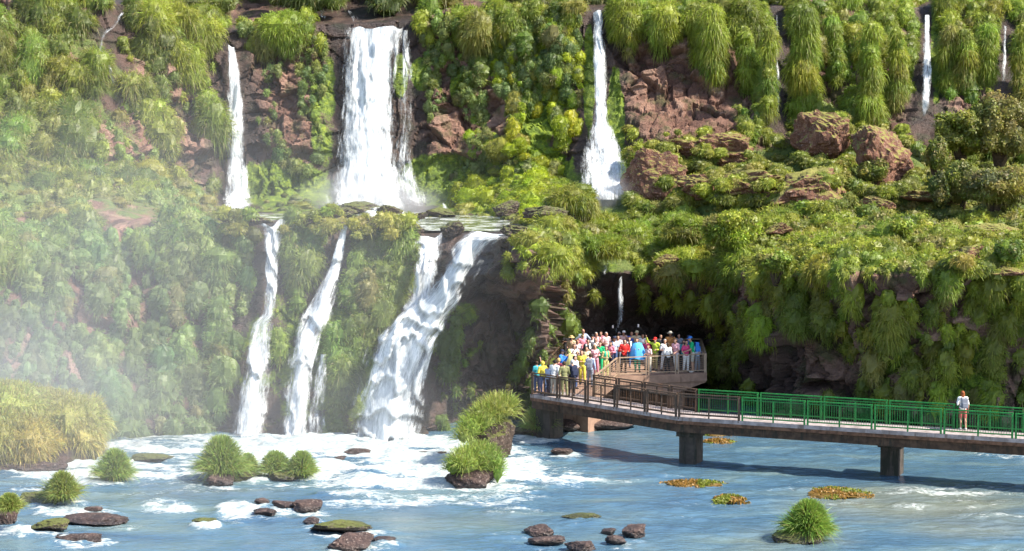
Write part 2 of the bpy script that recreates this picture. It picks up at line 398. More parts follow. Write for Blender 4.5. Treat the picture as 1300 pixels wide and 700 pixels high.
# ------------------------------------------------------------------ rocks standing in the river
RIVER_ROCKS = [
 (598, 619, 82, 36, 1.0, 11, 0, 'blocky brown rock carrying the larger grass tuft left of the footbridge'),
 (624, 589, 70, 72, 1.1, 12, 1, 'dark steep rock behind the larger tuft carrying the tall leaning grass tuft'),
 (677, 556, 52, 18, 1.6, 13, 0, 'low tan rock between the platform pillar and the dark hollow'),
 (281, 617, 42, 17, .9, 14, 0, 'pointed grey rock in front of the biggest tuft of the left grass row'),
 (296, 610, 76, 13, .9, 15, 1, 'low rock bar under the biggest tuft of the left grass row'),
 (362, 609, 66, 14, .9, 16, 1, 'flat mossy rock bar under the two right tufts of the left grass row'),
 (141, 612, 34, 12, 1.0, 17, 0, 'small dark rock under the lone round tuft in the left rapids'),
 (58, 641, 78, 18, .8, 18, 1, 'long rugged rock under the yellowish tuft at lower left'),
 (6, 668, 32, 42, 1.0, 19, 0, 'dark rock cut by the left edge of the photo'),
 (117, 655, 26, 13, .9, 20, 0, 'small round boulder just above the long reddish slab at lower left'),
 (62, 676, 52, 18, .8, 21, 1, 'mossy low boulder at the left end of the long reddish slab'),
 (118, 666, 96, 12, .6, 22, 0, 'long reddish slab of rock at lower left'),
 (100, 689, 74, 12, .6, 23, 0, 'thin dark slab lowest at lower left'),
 (258, 668, 34, 14, .8, 24, 1, 'tan mossy boulder beside white foam at lower left centre'),
 (195, 586, 62, 9, .8, 25, 1, 'low mossy rock among the far left rapids'),
 (168, 606, 26, 6, .8, 26, 0, 'small low stone right of the lone round tuft'),
 (336, 656, 44, 12, .7, 27, 0, 'flat tapering boulder left of the smooth round pair'),
 (386, 650, 48, 19, .9, 28, 0, 'smooth rounded brown boulder with a companion at its left'),
 (360, 648, 36, 14, .9, 29, 0, 'rounded boulder leaning on the smooth brown boulder'),
 (332, 642, 22, 10, .9, 30, 0, 'small dark stone behind the rounded boulder pair'),
 (432, 676, 88, 17, .6, 31, 1, 'long low olive boulder in the middle foreground'),
 (396, 668, 26, 12, .9, 32, 0, 'small dark knob at the left end of the long olive boulder'),
 (446, 700, 66, 24, .9, 33, 0, 'jagged dark boulder cut by the bottom edge of the photo'),
 (488, 690, 36, 9, .6, 34, 0, 'reddish flat stone right of the jagged dark boulder'),
 (735, 660, 58, 9, .5, 35, 1, 'low mossy slab alone in the middle of the blue water'),
 (683, 682, 44, 17, .9, 36, 0, 'brown boulder topped by a smaller lump, left of the front group'),
 (694, 692, 52, 12, .8, 37, 0, 'wide low boulder at the foot of the lumpy brown boulder'),
 (740, 700, 50, 14, .8, 38, 0, 'flat topped boulder cut by the bottom edge right of centre'),
 (772, 679, 26, 10, .8, 39, 0, 'small grey stone left of the peaked boulder'),
 (783, 692, 32, 13, .8, 40, 0, 'dark rounded stone in front of the peaked boulder'),
 (808, 683, 40, 19, .9, 41, 0, 'peaked boulder with a pale right face in the front group'),
 (1015, 691, 66, 20, .8, 42, 1, 'flat rock under the bright green tuft at lower right'),
 (452, 578, 40, 9, .6, 43, 0, 'dark half drowned rock like a log below the large cascade'),
 (430, 586, 26, 8, .6, 44, 0, 'drowned rock end left of the dark log shaped rock'),
 (501, 577, 18, 4, .8, 45, 0, 'small dark stone in the foam at the foot of the slanting cascade'),
 (548, 580, 46, 7, .5, 46, 0, 'flat rock ledge in the rapids left of the tall leaning tuft'),
 (716, 578, 40, 10, .8, 47, 0, 'dark wet rock in the shade below the platform'),
 (40, 600, 90, 16, .7, 48, 0, 'pinkish rock at the foot of the yellow grassy bank'),
 (105, 581, 80, 10, .7, 49, 0, 'flat rock at the right tip of the yellow grassy bank'),
 (1280, 576, 60, 8, .6, 50, 1, 'mossy rock under the footbridge at the right edge'),
]
# ------------------------------------------------------------------ water
s = N('river_water'); v = s.pos()
mw = s.mapv(v, (.55, 1.3, 1))
wv = s.math('ADD', s.noise(mw, 1.5, 4, .6, dist=.6), s.math('MULTIPLY', s.noise(mw, 6, 3, .6), .35))
foam_n = s.noise(s.mapv(v, (.8, 1.7, 1)), 3.2, 7, .72, dist=.8)
fm = s.ramp(s.math('ADD', s.att('foam'), s.math('MULTIPLY', s.math('SUBTRACT', foam_n, .5), 1.5)), .40, .74)
deep = s.cramp(s.noise(s.mapv(v, (.5, 1.2, 1)), .35, 5, .6, dist=.5), [(.3, (.040, .088, .145)), (.5, (.066, .126, .175)), (.7, (.115, .165, .165))])
deep = s.mix(s.att('shoal'), deep, (.17, .16, .09))
c = s.mix(fm, deep, s.mix(s.ramp(s.math('ADD', s.math('MULTIPLY', foam_n, .6), s.math('MULTIPLY', s.noise(s.mapv(v, (.7, 1.6, 1)), 9, 4, .65), .4)), .34, .66), (.17, .23, .25), (.50, .50, .465)))
mat_water = s.done(s.bsdf(c, s.math('ADD', .16, s.math('MULTIPLY', fm, .5)), s.bump(wv, .55, .16), .5))

wxs = np.linspace(-36, 36, 560); wys = np.concatenate([np.linspace(40, 62, 40)[:-1], np.linspace(62, 112, 560)])
WX, WY = np.meshgrid(wxs, wys, indexing='ij'); W0 = np.stack([WX.ravel(), WY.ravel(), 0 * WX.ravel()], 1)
wpx, wpy, _ = proj(W0)
FOAM = [(545, 592, 140, 36, 1.25), (420, 588, 200, 24, 1.0), (300, 566, 280, 12, 1.1), (480, 562, 110, 12, 1.3), (660, 596, 34, 22, 1.1), (150, 600, 130, 14, .85), (560, 628, 150, 12, .72), (80, 612, 90, 12, .8), (300, 650, 26, 16, .95),
        (215, 645, 36, 10, .8), (100, 652, 60, 8, .6), (30, 676, 20, 8, .7), (720, 606, 60, 14, .62), (630, 630, 60, 8, .55), (650, 650, 60, 6, .45), (660, 682, 60, 16, .42), (800, 605, 90, 20, .36), (1210, 628, 110, 12, .62), (1120, 640, 90, 8, .55),
        (960, 615, 90, 25, .34), (1260, 655, 70, 22, .40), (930, 660, 130, 40, .30), (1270, 575, 45, 6, .6), (1290, 690, 60, 14, .4), (470, 640, 80, 10, .5), (200, 620, 200, 12, .35), (590, 636, 100, 10, .55), (1090, 575, 160, 12, .25), (400, 612, 90, 8, .75)]
foam = blobs(wpx, wpy, [b for b in FOAM], .5)
for x_, y_, w_, h_, *_r in RIVER_ROCKS: foam = np.maximum(foam, blob(wpx, wpy, x_ + w_ * .1, y_ + 1, w_ * .62, 5 + h_ * .22, .5) * (.62 if x_ < 680 or y_ < 600 else .40))
foam = foam * np.where(wpx > 740, .80, 1.0)
stre = fbm(W0 * (.45, 1.1, 1) + 3, 4, 91)
foam = np.clip(foam * (.86 + stre * .95) + .08 * stre, 0, 1.1)
shoal = np.clip(blobs(wpx, wpy, [(1170, 640, 150, 22, .8), (560, 660, 120, 14, .35), (240, 630, 120, 14, .3), (1010, 690, 80, 30, .35), (1240, 665, 90, 20, .6)], .6) + .2 * stre - .05, 0, 1) * .8
rough_w = np.clip(foam, 0, 1)
hz = fbm(W0 * (.5, .9, 1), 3, 51) * (.06 + .26 * rough_w) + fbm(W0 * (2.2, 3.4, 1), 3, 52) * (.025 + .12 * rough_w) + rough_w * .10
W1 = W0.copy(); W1[:, 2] = hz
iw = np.arange(len(W1)).reshape(len(wxs), len(wys))
me = mesh_np('river', W1, np.stack([iw[:-1, :-1], iw[1:, :-1], iw[1:, 1:], iw[:-1, 1:]], -1).reshape(-1, 4), True)
attr(me, 'foam', foam); attr(me, 'shoal', shoal)
obj('river', me, mat_water, kind='structure')
# river bed and ground out to the sides
bm = bmesh.new(); bmesh.ops.create_grid(bm, x_segments=4, y_segments=4, size=400, matrix=Matrix.Translation((0, 300, -2.4)))
obj('ground', bm, simple_mat('river_bed', (.10, .08, .05)), kind='structure')
# pool on the shelf between the two steps
lip = [(285, 288), (330, 286), (350, 283), (380, 284), (440, 285.5), (500, 290), (530, 297), (560, 297), (600, 295), (640, 295), (672, 293), (690, 285)]
bm = bmesh.new(); front = []; back = []
for x, y in lip:
    zz = 9.55; p = Pz(x, 285, zz); f = depth(x, y, 0) + .4
    k = min(f, 99.0) / p[1]
    front.append(bm.verts.new((p[0] * k, p[1] * k, zz))); back.append(bm.verts.new((p[0] / p[1] * 124, 124, zz + .06)))
for a in range(len(lip) - 1): bm.faces.new((front[a], front[a + 1], back[a + 1], back[a]))
bmesh.ops.subdivide_edges(bm, edges=bm.edges[:], cuts=6, use_grid_fill=True)
o = obj('shelf_pool_water', bm, None, kind='structure')
s = N('pool_water'); v = s.pos()
fmp = s.ramp(s.noise(s.mapv(v, (.7, .5, 1)), 1.2, 6, .7), .46, .58)
o.data.materials.append(s.done(s.bsdf(s.mix(fmp, (.07, .085, .05), (.75, .77, .75)), .12, s.bump(s.noise(v, 3, 3), .35, .05), .5)))

# ------------------------------------------------------------------ waterfalls
def water_mat(name, dens, thin):
    s = N(name)
    uv = s.att('flow', 'Vector')
    st = s.noise(s.mapv(uv, (3.2, .42, 1)), 1.6, 6, .7, dist=.35); fi = s.noise(s.mapv(uv, (7, 1.3, 1)), 2.6, 5, .72)
    lg = s.noise(s.mapv(uv, (1.1, .16, 1)), 1.3, 3, .6)
    brk = s.math('ADD', s.math('ADD', s.math('MULTIPLY', st, .5), s.math('MULTIPLY', fi, .4)), s.math('MULTIPLY', s.math('SUBTRACT', lg, .5), .7))
    a = s.ramp(s.math('ADD', s.math('ADD', brk, -.55), s.math('MULTIPLY', s.att('body'), dens)), thin, thin + .34)
    c = s.mix(s.ramp(brk, .38, .62), (.50, .53, .55), (.80, .81, .80))
    sh = s.bsdf(c, .55, s.bump(brk, .8, .18), .3)
    tr = s.n('BsdfTransparent').outputs[0]
    mx = s.n('MixShader'); s.put(mx.inputs[0], a); s.t.links.new(tr, mx.inputs[1]); s.t.links.new(sh, mx.inputs[2])
    return s.done(mx.outputs[0])
mat_fall = water_mat('falling_water', .43, .08)
mat_main = water_mat('thick_falling_water', .54, .08)
mat_thin = water_mat('thin_falling_water', .34, .10)
def fall_mesh(name, path, layers=2, seed=0, off=.35, lead=.25):
    p = densify(path, 3.0); n = len(p)
    Ys = np.array([depth(x, y, 2) for x, y, w in p])
    for k in range(n):                                       # stand clear of the rock over the whole width
        x, y, w_ = p[k]
        Ys[k] = min(depth(x + a * w_ * .5, y, 1) for a in np.linspace(-.9, .9, 7)) if y < 556 else min(Ys[k - 1], 90.2)
    Ys = np.minimum.accumulate(Ys)
    ker = np.ones(5) / 5; Ys = np.minimum(np.convolve(np.pad(Ys, 2, 'edge'), ker, 'valid'), Ys + .15) - off - (.35 if name and p[0, 1] > 270 else 0)
    if path[-1][1] < 300: Ys[-min(8, n):] += np.linspace(0, off + .5, min(8, n))
    Vs, Fs, fl, bd, brks = [], [], [], [], []; base = 0
    for L in range(layers):
        nu = max(9, int(p[:, 2].max() / 2.2)); uu = np.linspace(-1, 1, nu)
        C = np.array([P(x, y, Y - L * lead) for (x, y, w_), Y in zip(p, Ys)])
        wm = p[:, 2] / FPX * Ys * ((1.24 if p[:, 2].max() < 120 else 1.06) - (.2 if layers < 3 else .1) * L)
        s_ = np.concatenate([[0], np.cumsum(np.linalg.norm(np.diff(C, axis=0), axis=1))])
        tg = np.gradient(C[:, [0, 2]], axis=0); tg /= np.linalg.norm(tg, axis=1, keepdims=True) + 1e-9
        sx, sz = np.abs(tg[:, 1]), tg[:, 0] * np.sign(-tg[:, 1] + 1e-9) * .0
        X = C[:, None, 0] + uu[None] * wm[:, None] / 2; Z = C[:, None, 2] + 0 * uu[None]
        Yy = C[:, None, 1] + (uu[None] ** 2) * np.minimum(.3, wm[:, None] * .22)
        V = np.stack([X, Yy, Z], -1).reshape(-1, 3)
        nn = fbm(np.stack([V[:, 0] * 1.6, V[:, 2] * .35, V[:, 0] * 0 + seed + L], 1), 3, 70 + seed)
        V[:, 1] += nn * .28
        led_ = V[:, 2] / 2.6 + 1.5 * vnoise(np.stack([V[:, 0] * .8, V[:, 2] * .45, V[:, 0] * 0 + seed], 1), 33) + .25 * vnoise(np.stack([V[:, 0] * 4, V[:, 2] * .8, V[:, 0] * 0 + seed], 1), 34); led_ -= np.floor(led_)
        V[:, 1] -= (.24 * (1 - led_) ** 2 if path[0][1] > 270 else .10 * (1 - led_))            # the water jumps out where it strikes a ledge
        bump_ = led_
        brks.append(np.clip(1 - led_ * 1.3, 0, 1) * (.22 if path[0][1] > 270 else .10))
        V[:, 0] += .12 * fbm(np.stack([V[:, 0] * .4, V[:, 2] * .6, V[:, 0] * 0 + seed], 1), 2, 90 + seed)
        V[:, 2] += np.repeat(np.clip(1 - np.arange(n) / 5, 0, 1), nu) * (.22 * vnoise(np.stack([V[:, 0] * 2.3, V[:, 0] * 0, V[:, 0] * 0 + seed], 1), 44) - .05)   # the brink is uneven
        Vs.append(V)
        ii = np.arange(n * nu).reshape(n, nu) + base; base += n * nu
        Fs.append(np.stack([ii[:-1, :-1], ii[:-1, 1:], ii[1:, 1:], ii[1:, :-1]], -1).reshape(-1, 4)[:, ::-1])
        fl.append(np.stack([np.repeat((uu[None] * wm[:, None] / 2), 1, 0).ravel() + seed * 7 + L * 3, np.repeat(s_, nu), np.full(n * nu, L + seed * 1.7)], 1))
        e = 1 - np.abs(uu) ** 2.2
        endf = np.minimum(1, (n - 1 - np.arange(n)) / 3.0)[:, None] * .35 + .65
        bd.append((e[None] * endf).ravel() + brks[-1] * (np.abs(uu)[None] < .95).repeat(n, 0).ravel() - .10)
    me = mesh_np(name, np.concatenate(Vs), np.concatenate(Fs), True)
    attr_col(me, 'flow', np.concatenate(fl)); attr(me, 'body', np.concatenate(bd))
    return me
FL = [('single', mat_fall, 'tall single white waterfall left of the widest upper waterfall'),
      ('main', mat_main, 'widest white curtain waterfall dropping from the top rim onto the shelf'),
      ('strand', mat_thin, 'thin strand of falling water along the right edge of the widest curtain'),
      ('middle', mat_fall, 'narrow white waterfall fanning out at its foot above the round grassy mound'),
      ('right', mat_fall, 'slim white waterfall dropping behind the leafy tree at upper right'),
      ('edge', mat_thin, 'faint thread of falling water between hanging grass at the far right edge'),
      ('veil', mat_thin, 'hair thin veil of water beside the long hanging grass column on the rim'),
      ('left', mat_fall, 'leftmost waterfall of the lower step, breaking once on a ledge'),
      ('slant', mat_fall, 'slanting white cascade of the lower step widening as it falls leftward'),
      ('branch', mat_thin, 'thin side branch of water falling beside the foot of the slanting cascade'),
      ('twin', mat_fall, 'short steep upper chute that joins the large lower cascade from the left'),
      ('cascade', mat_main, 'large lower cascade curving down left from the shelf into the white rapids'),
      ('spur', mat_thin, 'small white spill running over rock right of the large lower cascade'),
      ('shade', mat_thin, 'shaded thin waterfall in the dark hollow behind the crowd'),
      ('trickle', mat_thin, 'tiny trickle of water in the green overhang above the crowd'),
      ('rill', mat_thin, 'thin crooked rill of water down the upper left hillside'),
      ('spill_a', mat_thin, 'tiny white spill right of the foot of the widest curtain'),
      ('spill_b', mat_fall, 'low white spill over the rocks at the foot of the widest curtain'),
      ('top_a', mat_thin, 'tiny spill among the rim rocks farthest left above the widest curtain'),
      ('top_b', mat_thin, 'small sloping spill feeding the widest curtain from the rim rocks')]
for i, (k, m, lab) in enumerate(FL):
    lays = 3 if k == 'main' else (1 if m is mat_thin else 2)
    obj('waterfall', fall_mesh('waterfall', FALLS[k], lays, i), m, label=lab, cat='waterfall', group='waterfalls of the gorge')
# ------------------------------------------------------------------ foliage
def leaf_mat(name, trans=.4):
    s = N(name); c = s.att('tint', 'Vector')
    d = s.n('BsdfDiffuse'); s.put(d.inputs[0], c)
    t = s.n('BsdfTranslucent'); s.put(t.inputs[0], s.mix(.4, c, (.34, .40, .05)))
    g = s.n('BsdfGlossy'); g.inputs['Roughness'].default_value = .5; g.inputs[0].default_value = (.5, .5, .45, 1)
    m1 = s.n('MixShader'); m1.inputs[0].default_value = trans + .06; s.t.links.new(d.outputs[0], m1.inputs[1]); s.t.links.new(t.outputs[0], m1.inputs[2])
    m2 = s.n('MixShader'); m2.inputs[0].default_value = .05; s.t.links.new(m1.outputs[0], m2.inputs[1]); s.t.links.new(g.outputs[0], m2.inputs[2])
    return s.done(m2.outputs[0])
mat_grass = leaf_mat('grass_blades', .38); mat_leaf = leaf_mat('leaves', .34)

def unit(n):
    v = rng.normal(size=(n, 3)); return v / np.linalg.norm(v, axis=1, keepdims=True)
def nrm(v): return v / (np.linalg.norm(v, axis=1, keepdims=True) + 1e-9)

class Veg:
    """collects grass blades, leaves and thatch cores into one mesh"""
    def __init__(s): s.V = []; s.Q = []; s.T = []; s.C = []; s.n = 0
    def add(s, V, C, Q=None, T=None):
        if Q is not None and len(Q): s.Q.append(Q + s.n)
        if T is not None and len(T): s.T.append(T + s.n)
        s.V.append(V); s.C.append(C); s.n += len(V)
    def blades(s, p, d, L, w, droop, col, face=None):
        n = len(p)
        if n == 0: return
        L = L[:, None]; g = np.array([[0, 0, -1.0]]) * droop[:, None]
        a = p; b = p + d * L * .55 + g * L * .22; c = p + d * L * .92 + g * L * .85
        sd = nrm(np.cross(d, face if face is not None else unit(n))) * w[:, None] * .5
        V = np.stack([a - sd, a + sd, b + sd * .85, b - sd * .85, c], 1).reshape(-1, 3)
        i = np.arange(n)[:, None] * 5
        s.add(V, np.repeat(col, 5, 0), Q=i + np.array([[0, 1, 2, 3]]), T=i + np.array([[3, 2, 4]]))
    def leaves(s, p, d, size, col):
        n = len(p)
        if n == 0: return
        u = nrm(np.cross(d, unit(n))); v = np.cross(d, u); u = u * size[:, None] * .5; v = v * size[:, None] * .28
        V = np.stack([p - u, p - v, p + u, p + v], 1).reshape(-1, 3)
        s.add(V, np.repeat(col, 4, 0), Q=np.arange(n)[:, None] * 4 + np.array([[0, 1, 2, 3]]))
    def cores(s, c, r, col, k=.88):
        nt_, np_ = 14, 9
        th = np.linspace(0, 2 * np.pi, nt_ + 1)[:-1]; ph = np.linspace(-np.pi / 2, np.pi / 2, np_)
        S = np.array([[math.cos(f) * math.cos(t), math.cos(f) * math.sin(t), math.sin(f)] for f in ph for t in th])
        Q = np.array([(a * nt_ + b, a * nt_ + (b + 1) % nt_, (a + 1) * nt_ + (b + 1) % nt_, (a + 1) * nt_ + b) for a in range(np_ - 1) for b in range(nt_)])
        m = len(S); n = len(c); lump = 1 + .30 * vnoise((S[None] * 2.2 + np.arange(n)[:, None, None] * 3.7).reshape(-1, 3), 5).reshape(n, m, 1)
        V = (c[:, None] + S[None] * r[:, None] * lump * k * (1 + .05 * rng.normal(size=(n, m, 1)))).reshape(-1, 3)
        C = np.repeat(col, m, 0) * (1 + .22 * rng.normal(size=(n * m, 1)))
        s.add(V, np.clip(C, .004, .6), Q=(np.arange(n)[:, None, None] * m + Q[None]).reshape(-1, 4))
    def make(s, name, mat, **k):
        V = np.concatenate(s.V); C = np.concatenate(s.C); F = []
        if s.Q: F.append(np.concatenate(s.Q))
        if s.T: F.append(np.concatenate(s.T))
        me = mesh_np(name, V, F, False); attr_col(me, 'tint', C)
        return obj(name, me, mat, **k)

def cushions(vg, c, r, col, dens=55, L=(.35, .7), w=(.035, .06), droop=1.0, up=.15, rnd=.35, out=None, back=-.25, straw=.045, core=True, jit=.22, leaf=0.0, cap=3200):
    """blades over ellipsoids c, r; out = direction away from the rock (None: straight up)"""
    n = len(c)
    if n == 0: return
    A = 4 * np.pi * ((r[:, 0] * r[:, 1]) ** 1.6 / 3 + (r[:, 0] * r[:, 2]) ** 1.6 / 3 + (r[:, 1] * r[:, 2]) ** 1.6 / 3) ** (1 / 1.6)
    dens = dens * 2.6; L = (L[0] * .52, L[1] * .66); w = (w[0] * .6, w[1] * .6)
    k = np.clip((A * dens * .7), 25, cap).astype(int)
    ii = np.repeat(np.arange(n), k); d = unit(len(ii))
    o = np.tile([[0, 0, 1.0]], (n, 1)) if out is None else out
    keep = (d * o[ii]).sum(1) > back; ii = ii[keep]; d = d[keep]; m = len(ii)
    lump = 1 + .30 * vnoise(d * 2.2 + ii[:, None] * 3.7, 5) + .09 * vnoise(d * 5.5 + ii[:, None] * 1.9, 6)
    p = c[ii] + d * r[ii] * lump[:, None] * (.86 + .14 * rng.random((m, 1)))
    nn = nrm(d / r[ii])
    t = nrm(nn * .8 + np.array([[0, 0, up]]) + unit(m) * rnd)
    patch = vnoise(p * 1.7, 15)[:, None] * .14
    cc = col[ii] * (1 + patch + jit * rng.normal(size=(m, 1))) * (1 + .07 * rng.normal(size=(m, 3)))
    st = rng.random(m) < straw
    cc[st] = np.array([.30, .25, .10]) * (.7 + .5 * rng.random((st.sum(), 1)))
    cc = np.clip(cc, .006, .6)
    Ls = rng.uniform(*L, m) * rng.uniform(.65, 1.45, n)[ii] * np.clip(r[ii].mean(1) / .8, .55, 1.25); ws = rng.uniform(*w, m)
    lf = rng.random(m) < leaf
    b = ~lf
    vg.blades(p[b], t[b], Ls[b], ws[b], np.full(b.sum(), droop) * rng.uniform(.6, 1.3, b.sum()), cc[b], nn[b] * .8 + unit(b.sum()) * .5)
    vg.leaves(p[lf] + unit(lf.sum()) * .08, nrm(nn[lf] + unit(lf.sum()) * .8), rng.uniform(.10, .24, lf.sum()), cc[lf])
    if core: vg.cores(c, r, np.clip(col * .8, 0, 1))

# candidate spots spread over the visible face of the gorge
qa = D[quads]; area = np.linalg.norm(np.cross(qa[:, 2] - qa[:, 0], qa[:, 3] - qa[:, 1]), axis=1) * .5
qc = qa.mean(1); qpx, qpy, _ = proj(qc)
qn = n2[quads[:, 0]]
if qn[:, 1].mean() > 0: qn = -qn
vis = np.zeros(len(qc), bool)
_i = np.clip(((qpx + 350) / CELL).astype(int), 0, DW - 1); _j = np.clip((qpy / CELL).astype(int), 0, DH - 1)
vis = (qc[:, 1] < dmap[_i, _j] + 2.2) & (qpx > -150) & (qpx < 1420) & (qpy > -40) & (qpy < 560)
qfd = np.full(len(qc), 1e9); qfd[vis] = fall_dist(qpx[vis], qpy[vis])
rimrow = np.interp(qpx, [c[0] for c in COLS], [c[2][-1][0] for c in COLS])
def spots(mask, n, gap, prob=None):
    w_ = area * mask
    if prob is not None: w_ = w_ * np.clip(prob, 0, 1)
    cand = rng.choice(len(qc), size=min(n * 6, 40000), p=w_ / w_.sum())
    grid = {}; keep = []
    for k in cand:
        x, y, z = qc[k]; g = gap; key = (int(x // g), int(y // g), int(z // g)); ok = True
        for a in (-1, 0, 1):
            for b in (-1, 0, 1):
                for c_ in (-1, 0, 1):
                    for o in grid.get((key[0] + a, key[1] + b, key[2] + c_), ()):
                        if (o[0] - x) ** 2 + (o[1] - y) ** 2 + (o[2] - z) ** 2 < g * g: ok = False; break
                    if not ok: break
                if not ok: break
            if not ok: break
        if ok:
            grid.setdefault(key, []).append((x, y, z)); keep.append(k)
            if len(keep) >= n: break
    return np.array(keep)
def mixcol(n, a, b, sd=.12):
    t = rng.random((n, 1)); c = (np.array([a]) * (1 - t) + np.array([b]) * t) * (1 + sd * rng.normal(size=(n, 1))) * (1 + .06 * rng.normal(size=(n, 3)))
    o = rng.random(n); c[o < .07] = c[o < .07] * .5 + np.array([.14, .10, .04]); c[o > .9] *= np.array([.62, .72, .7])
    return np.clip(c, .01, .6)
def zone(px0, px1, py0, py1, soft=12):
    return smooth(px0 - soft, px0 + soft, qpx) * smooth(px1 + soft, px1 - soft, qpx) * smooth(py0 - soft, py0 + soft, qpy) * smooth(py1 + soft, py1 - soft, qpy)
BARE = [(846, 124, 82, 88), (858, 75, 40, 40), (680, 110, 40, 66, .6), (135, 105, 14, 80), (178, 168, 26, 26), (385, 175, 30, 36), (565, 185, 42, 50), (690, 172, 26, 34), (130, 402, 40, 28), (1085, 205, 40, 30), (1125, 180, 50, 40), (905, 190, 40, 26), (1015, 240, 50, 26),
        (170, 280, 70, 16), (1002, 115, 14, 40), (600, 470, 100, 120), (690, 430, 60, 90), (800, 450, 110, 60), (1010, 455, 100, 75), (470, 150, 70, 140), (60, 185, 20, 20), (640, 150, 16, 40), (1240, 300, 30, 10), (250, 190, 30, 40), (1280, 470, 10, 40)]
bare = np.zeros(len(qc)); bare[vis] = blobs(qpx[vis], qpy[vis], BARE, .35)
qcol = np.zeros(len(qc)); qcol[vis] = fbm(qc[vis] * (.75, .75, .22), 2, 201)            # vertical strips of plants with bare strips between
qclump = np.zeros(len(qc)); qclump[vis] = fbm(qc[vis] * .45, 2, 202)
base = vis * (qfd > 15) * (1 - bare)

def hang(vg, mask, n, gap, rr, asp, ca, cb, down=.5, outk=.25, prob=None, **k):
    if rr[0] > .25: n = int(n * 1.5); gap *= .8; rr = (rr[0] * .66, rr[1] * .84)
    ix = spots(mask, n, gap, prob); m = len(ix)
    if m == 0: return ix
    r = rng.uniform(*rr, m) * rng.choice([.5, .75, 1, 1.4], m); a = rng.uniform(*asp, m)
    o = nrm(qn[ix] * (1, 1, .4) + np.array([[0, -.5, 0]])); cl = mixcol(m, ca, cb)
    Cs, Rs, Os, Ks = [], [], [], []
    for j in range(m):
        k_ = max(1, int(round(a[j] * 1.25))) if a[j] > 1.15 else 1
        x, y, z = qc[ix[j]] + o[j] * r[j] * outk
        for q_ in range(k_):
            rj = r[j] * (1 - .28 * q_ / k_) * rng.uniform(.8, 1.15)
            if k_ == 1: rz = r[j] * a[j]; zz = z - rz * down * .5; yy = y; xx = x
            else:
                rz = rj * rng.uniform(.95, 1.4); zz = z - q_ * r[j] * .92; xx = x + rng.normal() * r[j] * .22
                ax, ay, _ = proj(np.array([xx, y, zz])); yy = depth(float(ax), float(ay), 0)
                if yy > 1e8 or abs(yy - y) > 2.5: yy = y
                yy -= rj * outk
            Cs.append((xx, yy, zz)); Rs.append((rj * rng.uniform(.9, 1.2), rj * .85, rz)); Os.append(o[j]); Ks.append(cl[j] * rng.uniform(.85, 1.15))
    cushions(vg, np.array(Cs), np.array(Rs), np.array(Ks), out=np.array(Os), **k)
    return ix

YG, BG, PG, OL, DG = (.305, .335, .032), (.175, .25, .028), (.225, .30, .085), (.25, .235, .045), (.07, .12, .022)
STRIP = smooth(-.10, .16, qcol)
# hanging grass on the upper wall
vg = Veg()
hang(vg, base * (np.abs(qpy - rimrow - 6) < 14) * (qpx > 280), 330, .95, (.55, 1.0), (.9, 1.5), YG, BG, .25, .3, L=(.35, .65), dens=80)
hang(vg, base * zone(770, 1420, 18, 50), 110, .9, (.45, .8), (1.2, 2.6), YG, BG, .7, .35, prob=STRIP, L=(.45, .85), dens=70)
hang(vg, base * zone(900, 1420, 50, 165), 260, .8, (.34, .62), (1.3, 3.2), BG, YG, .5, .25, prob=STRIP ** 1.5 * .9, L=(.4, .75), dens=70)
hang(vg, base * zone(770, 1420, 130, 200), 120, .9, (.4, .7), (.8, 1.4), BG, OL, .2, .25, prob=STRIP, dens=70)
# five long columns down from the rim
LONG = [(1020, 22, 140, 34, 'widest long column of hanging grass just right of the hair thin veil of water'), (1060, 30, 110, 20, 'shorter hanging grass column right of the widest long column'),
 (975, 40, 150, 20, 'narrow hanging grass column just left of the hair thin veil of water'), (905, 20, 95, 30, 'thick hanging grass column at the right side of the red rock wall'), (945, 40, 120, 22, 'hanging grass column between the red rock wall and the hair thin veil'),
 (1105, 40, 150, 26, 'hanging grass column midway between the hair thin veil and the slim waterfall'), (1140, 45, 130, 22, 'hanging grass column left of the slim waterfall above the pale slab boulder'), (1205, 40, 105, 22, 'hanging grass column just right of the slim waterfall'),
 (1225, 45, 110, 24, 'second hanging grass column to the right of the slim waterfall'), (1255, 40, 110, 22, 'hanging grass column just left of the faint thread of water'), (1295, 40, 115, 20, 'hanging grass column cut by the right edge of the photo'),
 (885, 15, 70, 24, 'short hanging grass column over the upper right of the red rock wall'), (835, 18, 60, 22, 'short hanging grass column over the middle of the red rock wall'), (800, 20, 70, 16, 'slender hanging grass column over the left end of the red rock wall')]
vg_all = vg
for x0, y0, y1, wd, lab in LONG:
    vg = Veg()
    ys = np.arange(y0, y1, 9.0); Yb = min(depth(x0, y, 2) for y in ys)
    c = np.array([P(x0 + rng.normal() * wd * .12, y, Yb - .1 + .004 * (y - y0) + .15 * rng.normal()) for y in ys]); r = wd / 2 / FPX * 122 * rng.uniform(.65, 1.1, (len(ys), 1)) * np.array([[1, .8, 1.1]])
    cushions(vg, c, r, mixcol(len(ys), BG, YG, .07), out=np.tile([[.2, -1., .1]], (len(ys), 1)), dens=80, L=(.45, .9), droop=1.3, up=-.1, back=-.5)
    vg.make('grass_curtain', mat_grass, kind='thing', label=lab, cat='hanging grass', group='long grass columns on the upper cliff')
vg = vg_all
vg.make('hanging_grass', mat_grass, kind='stuff', label='curtains of hanging grass down the upper cliff wall and along its rim', cat='grass')
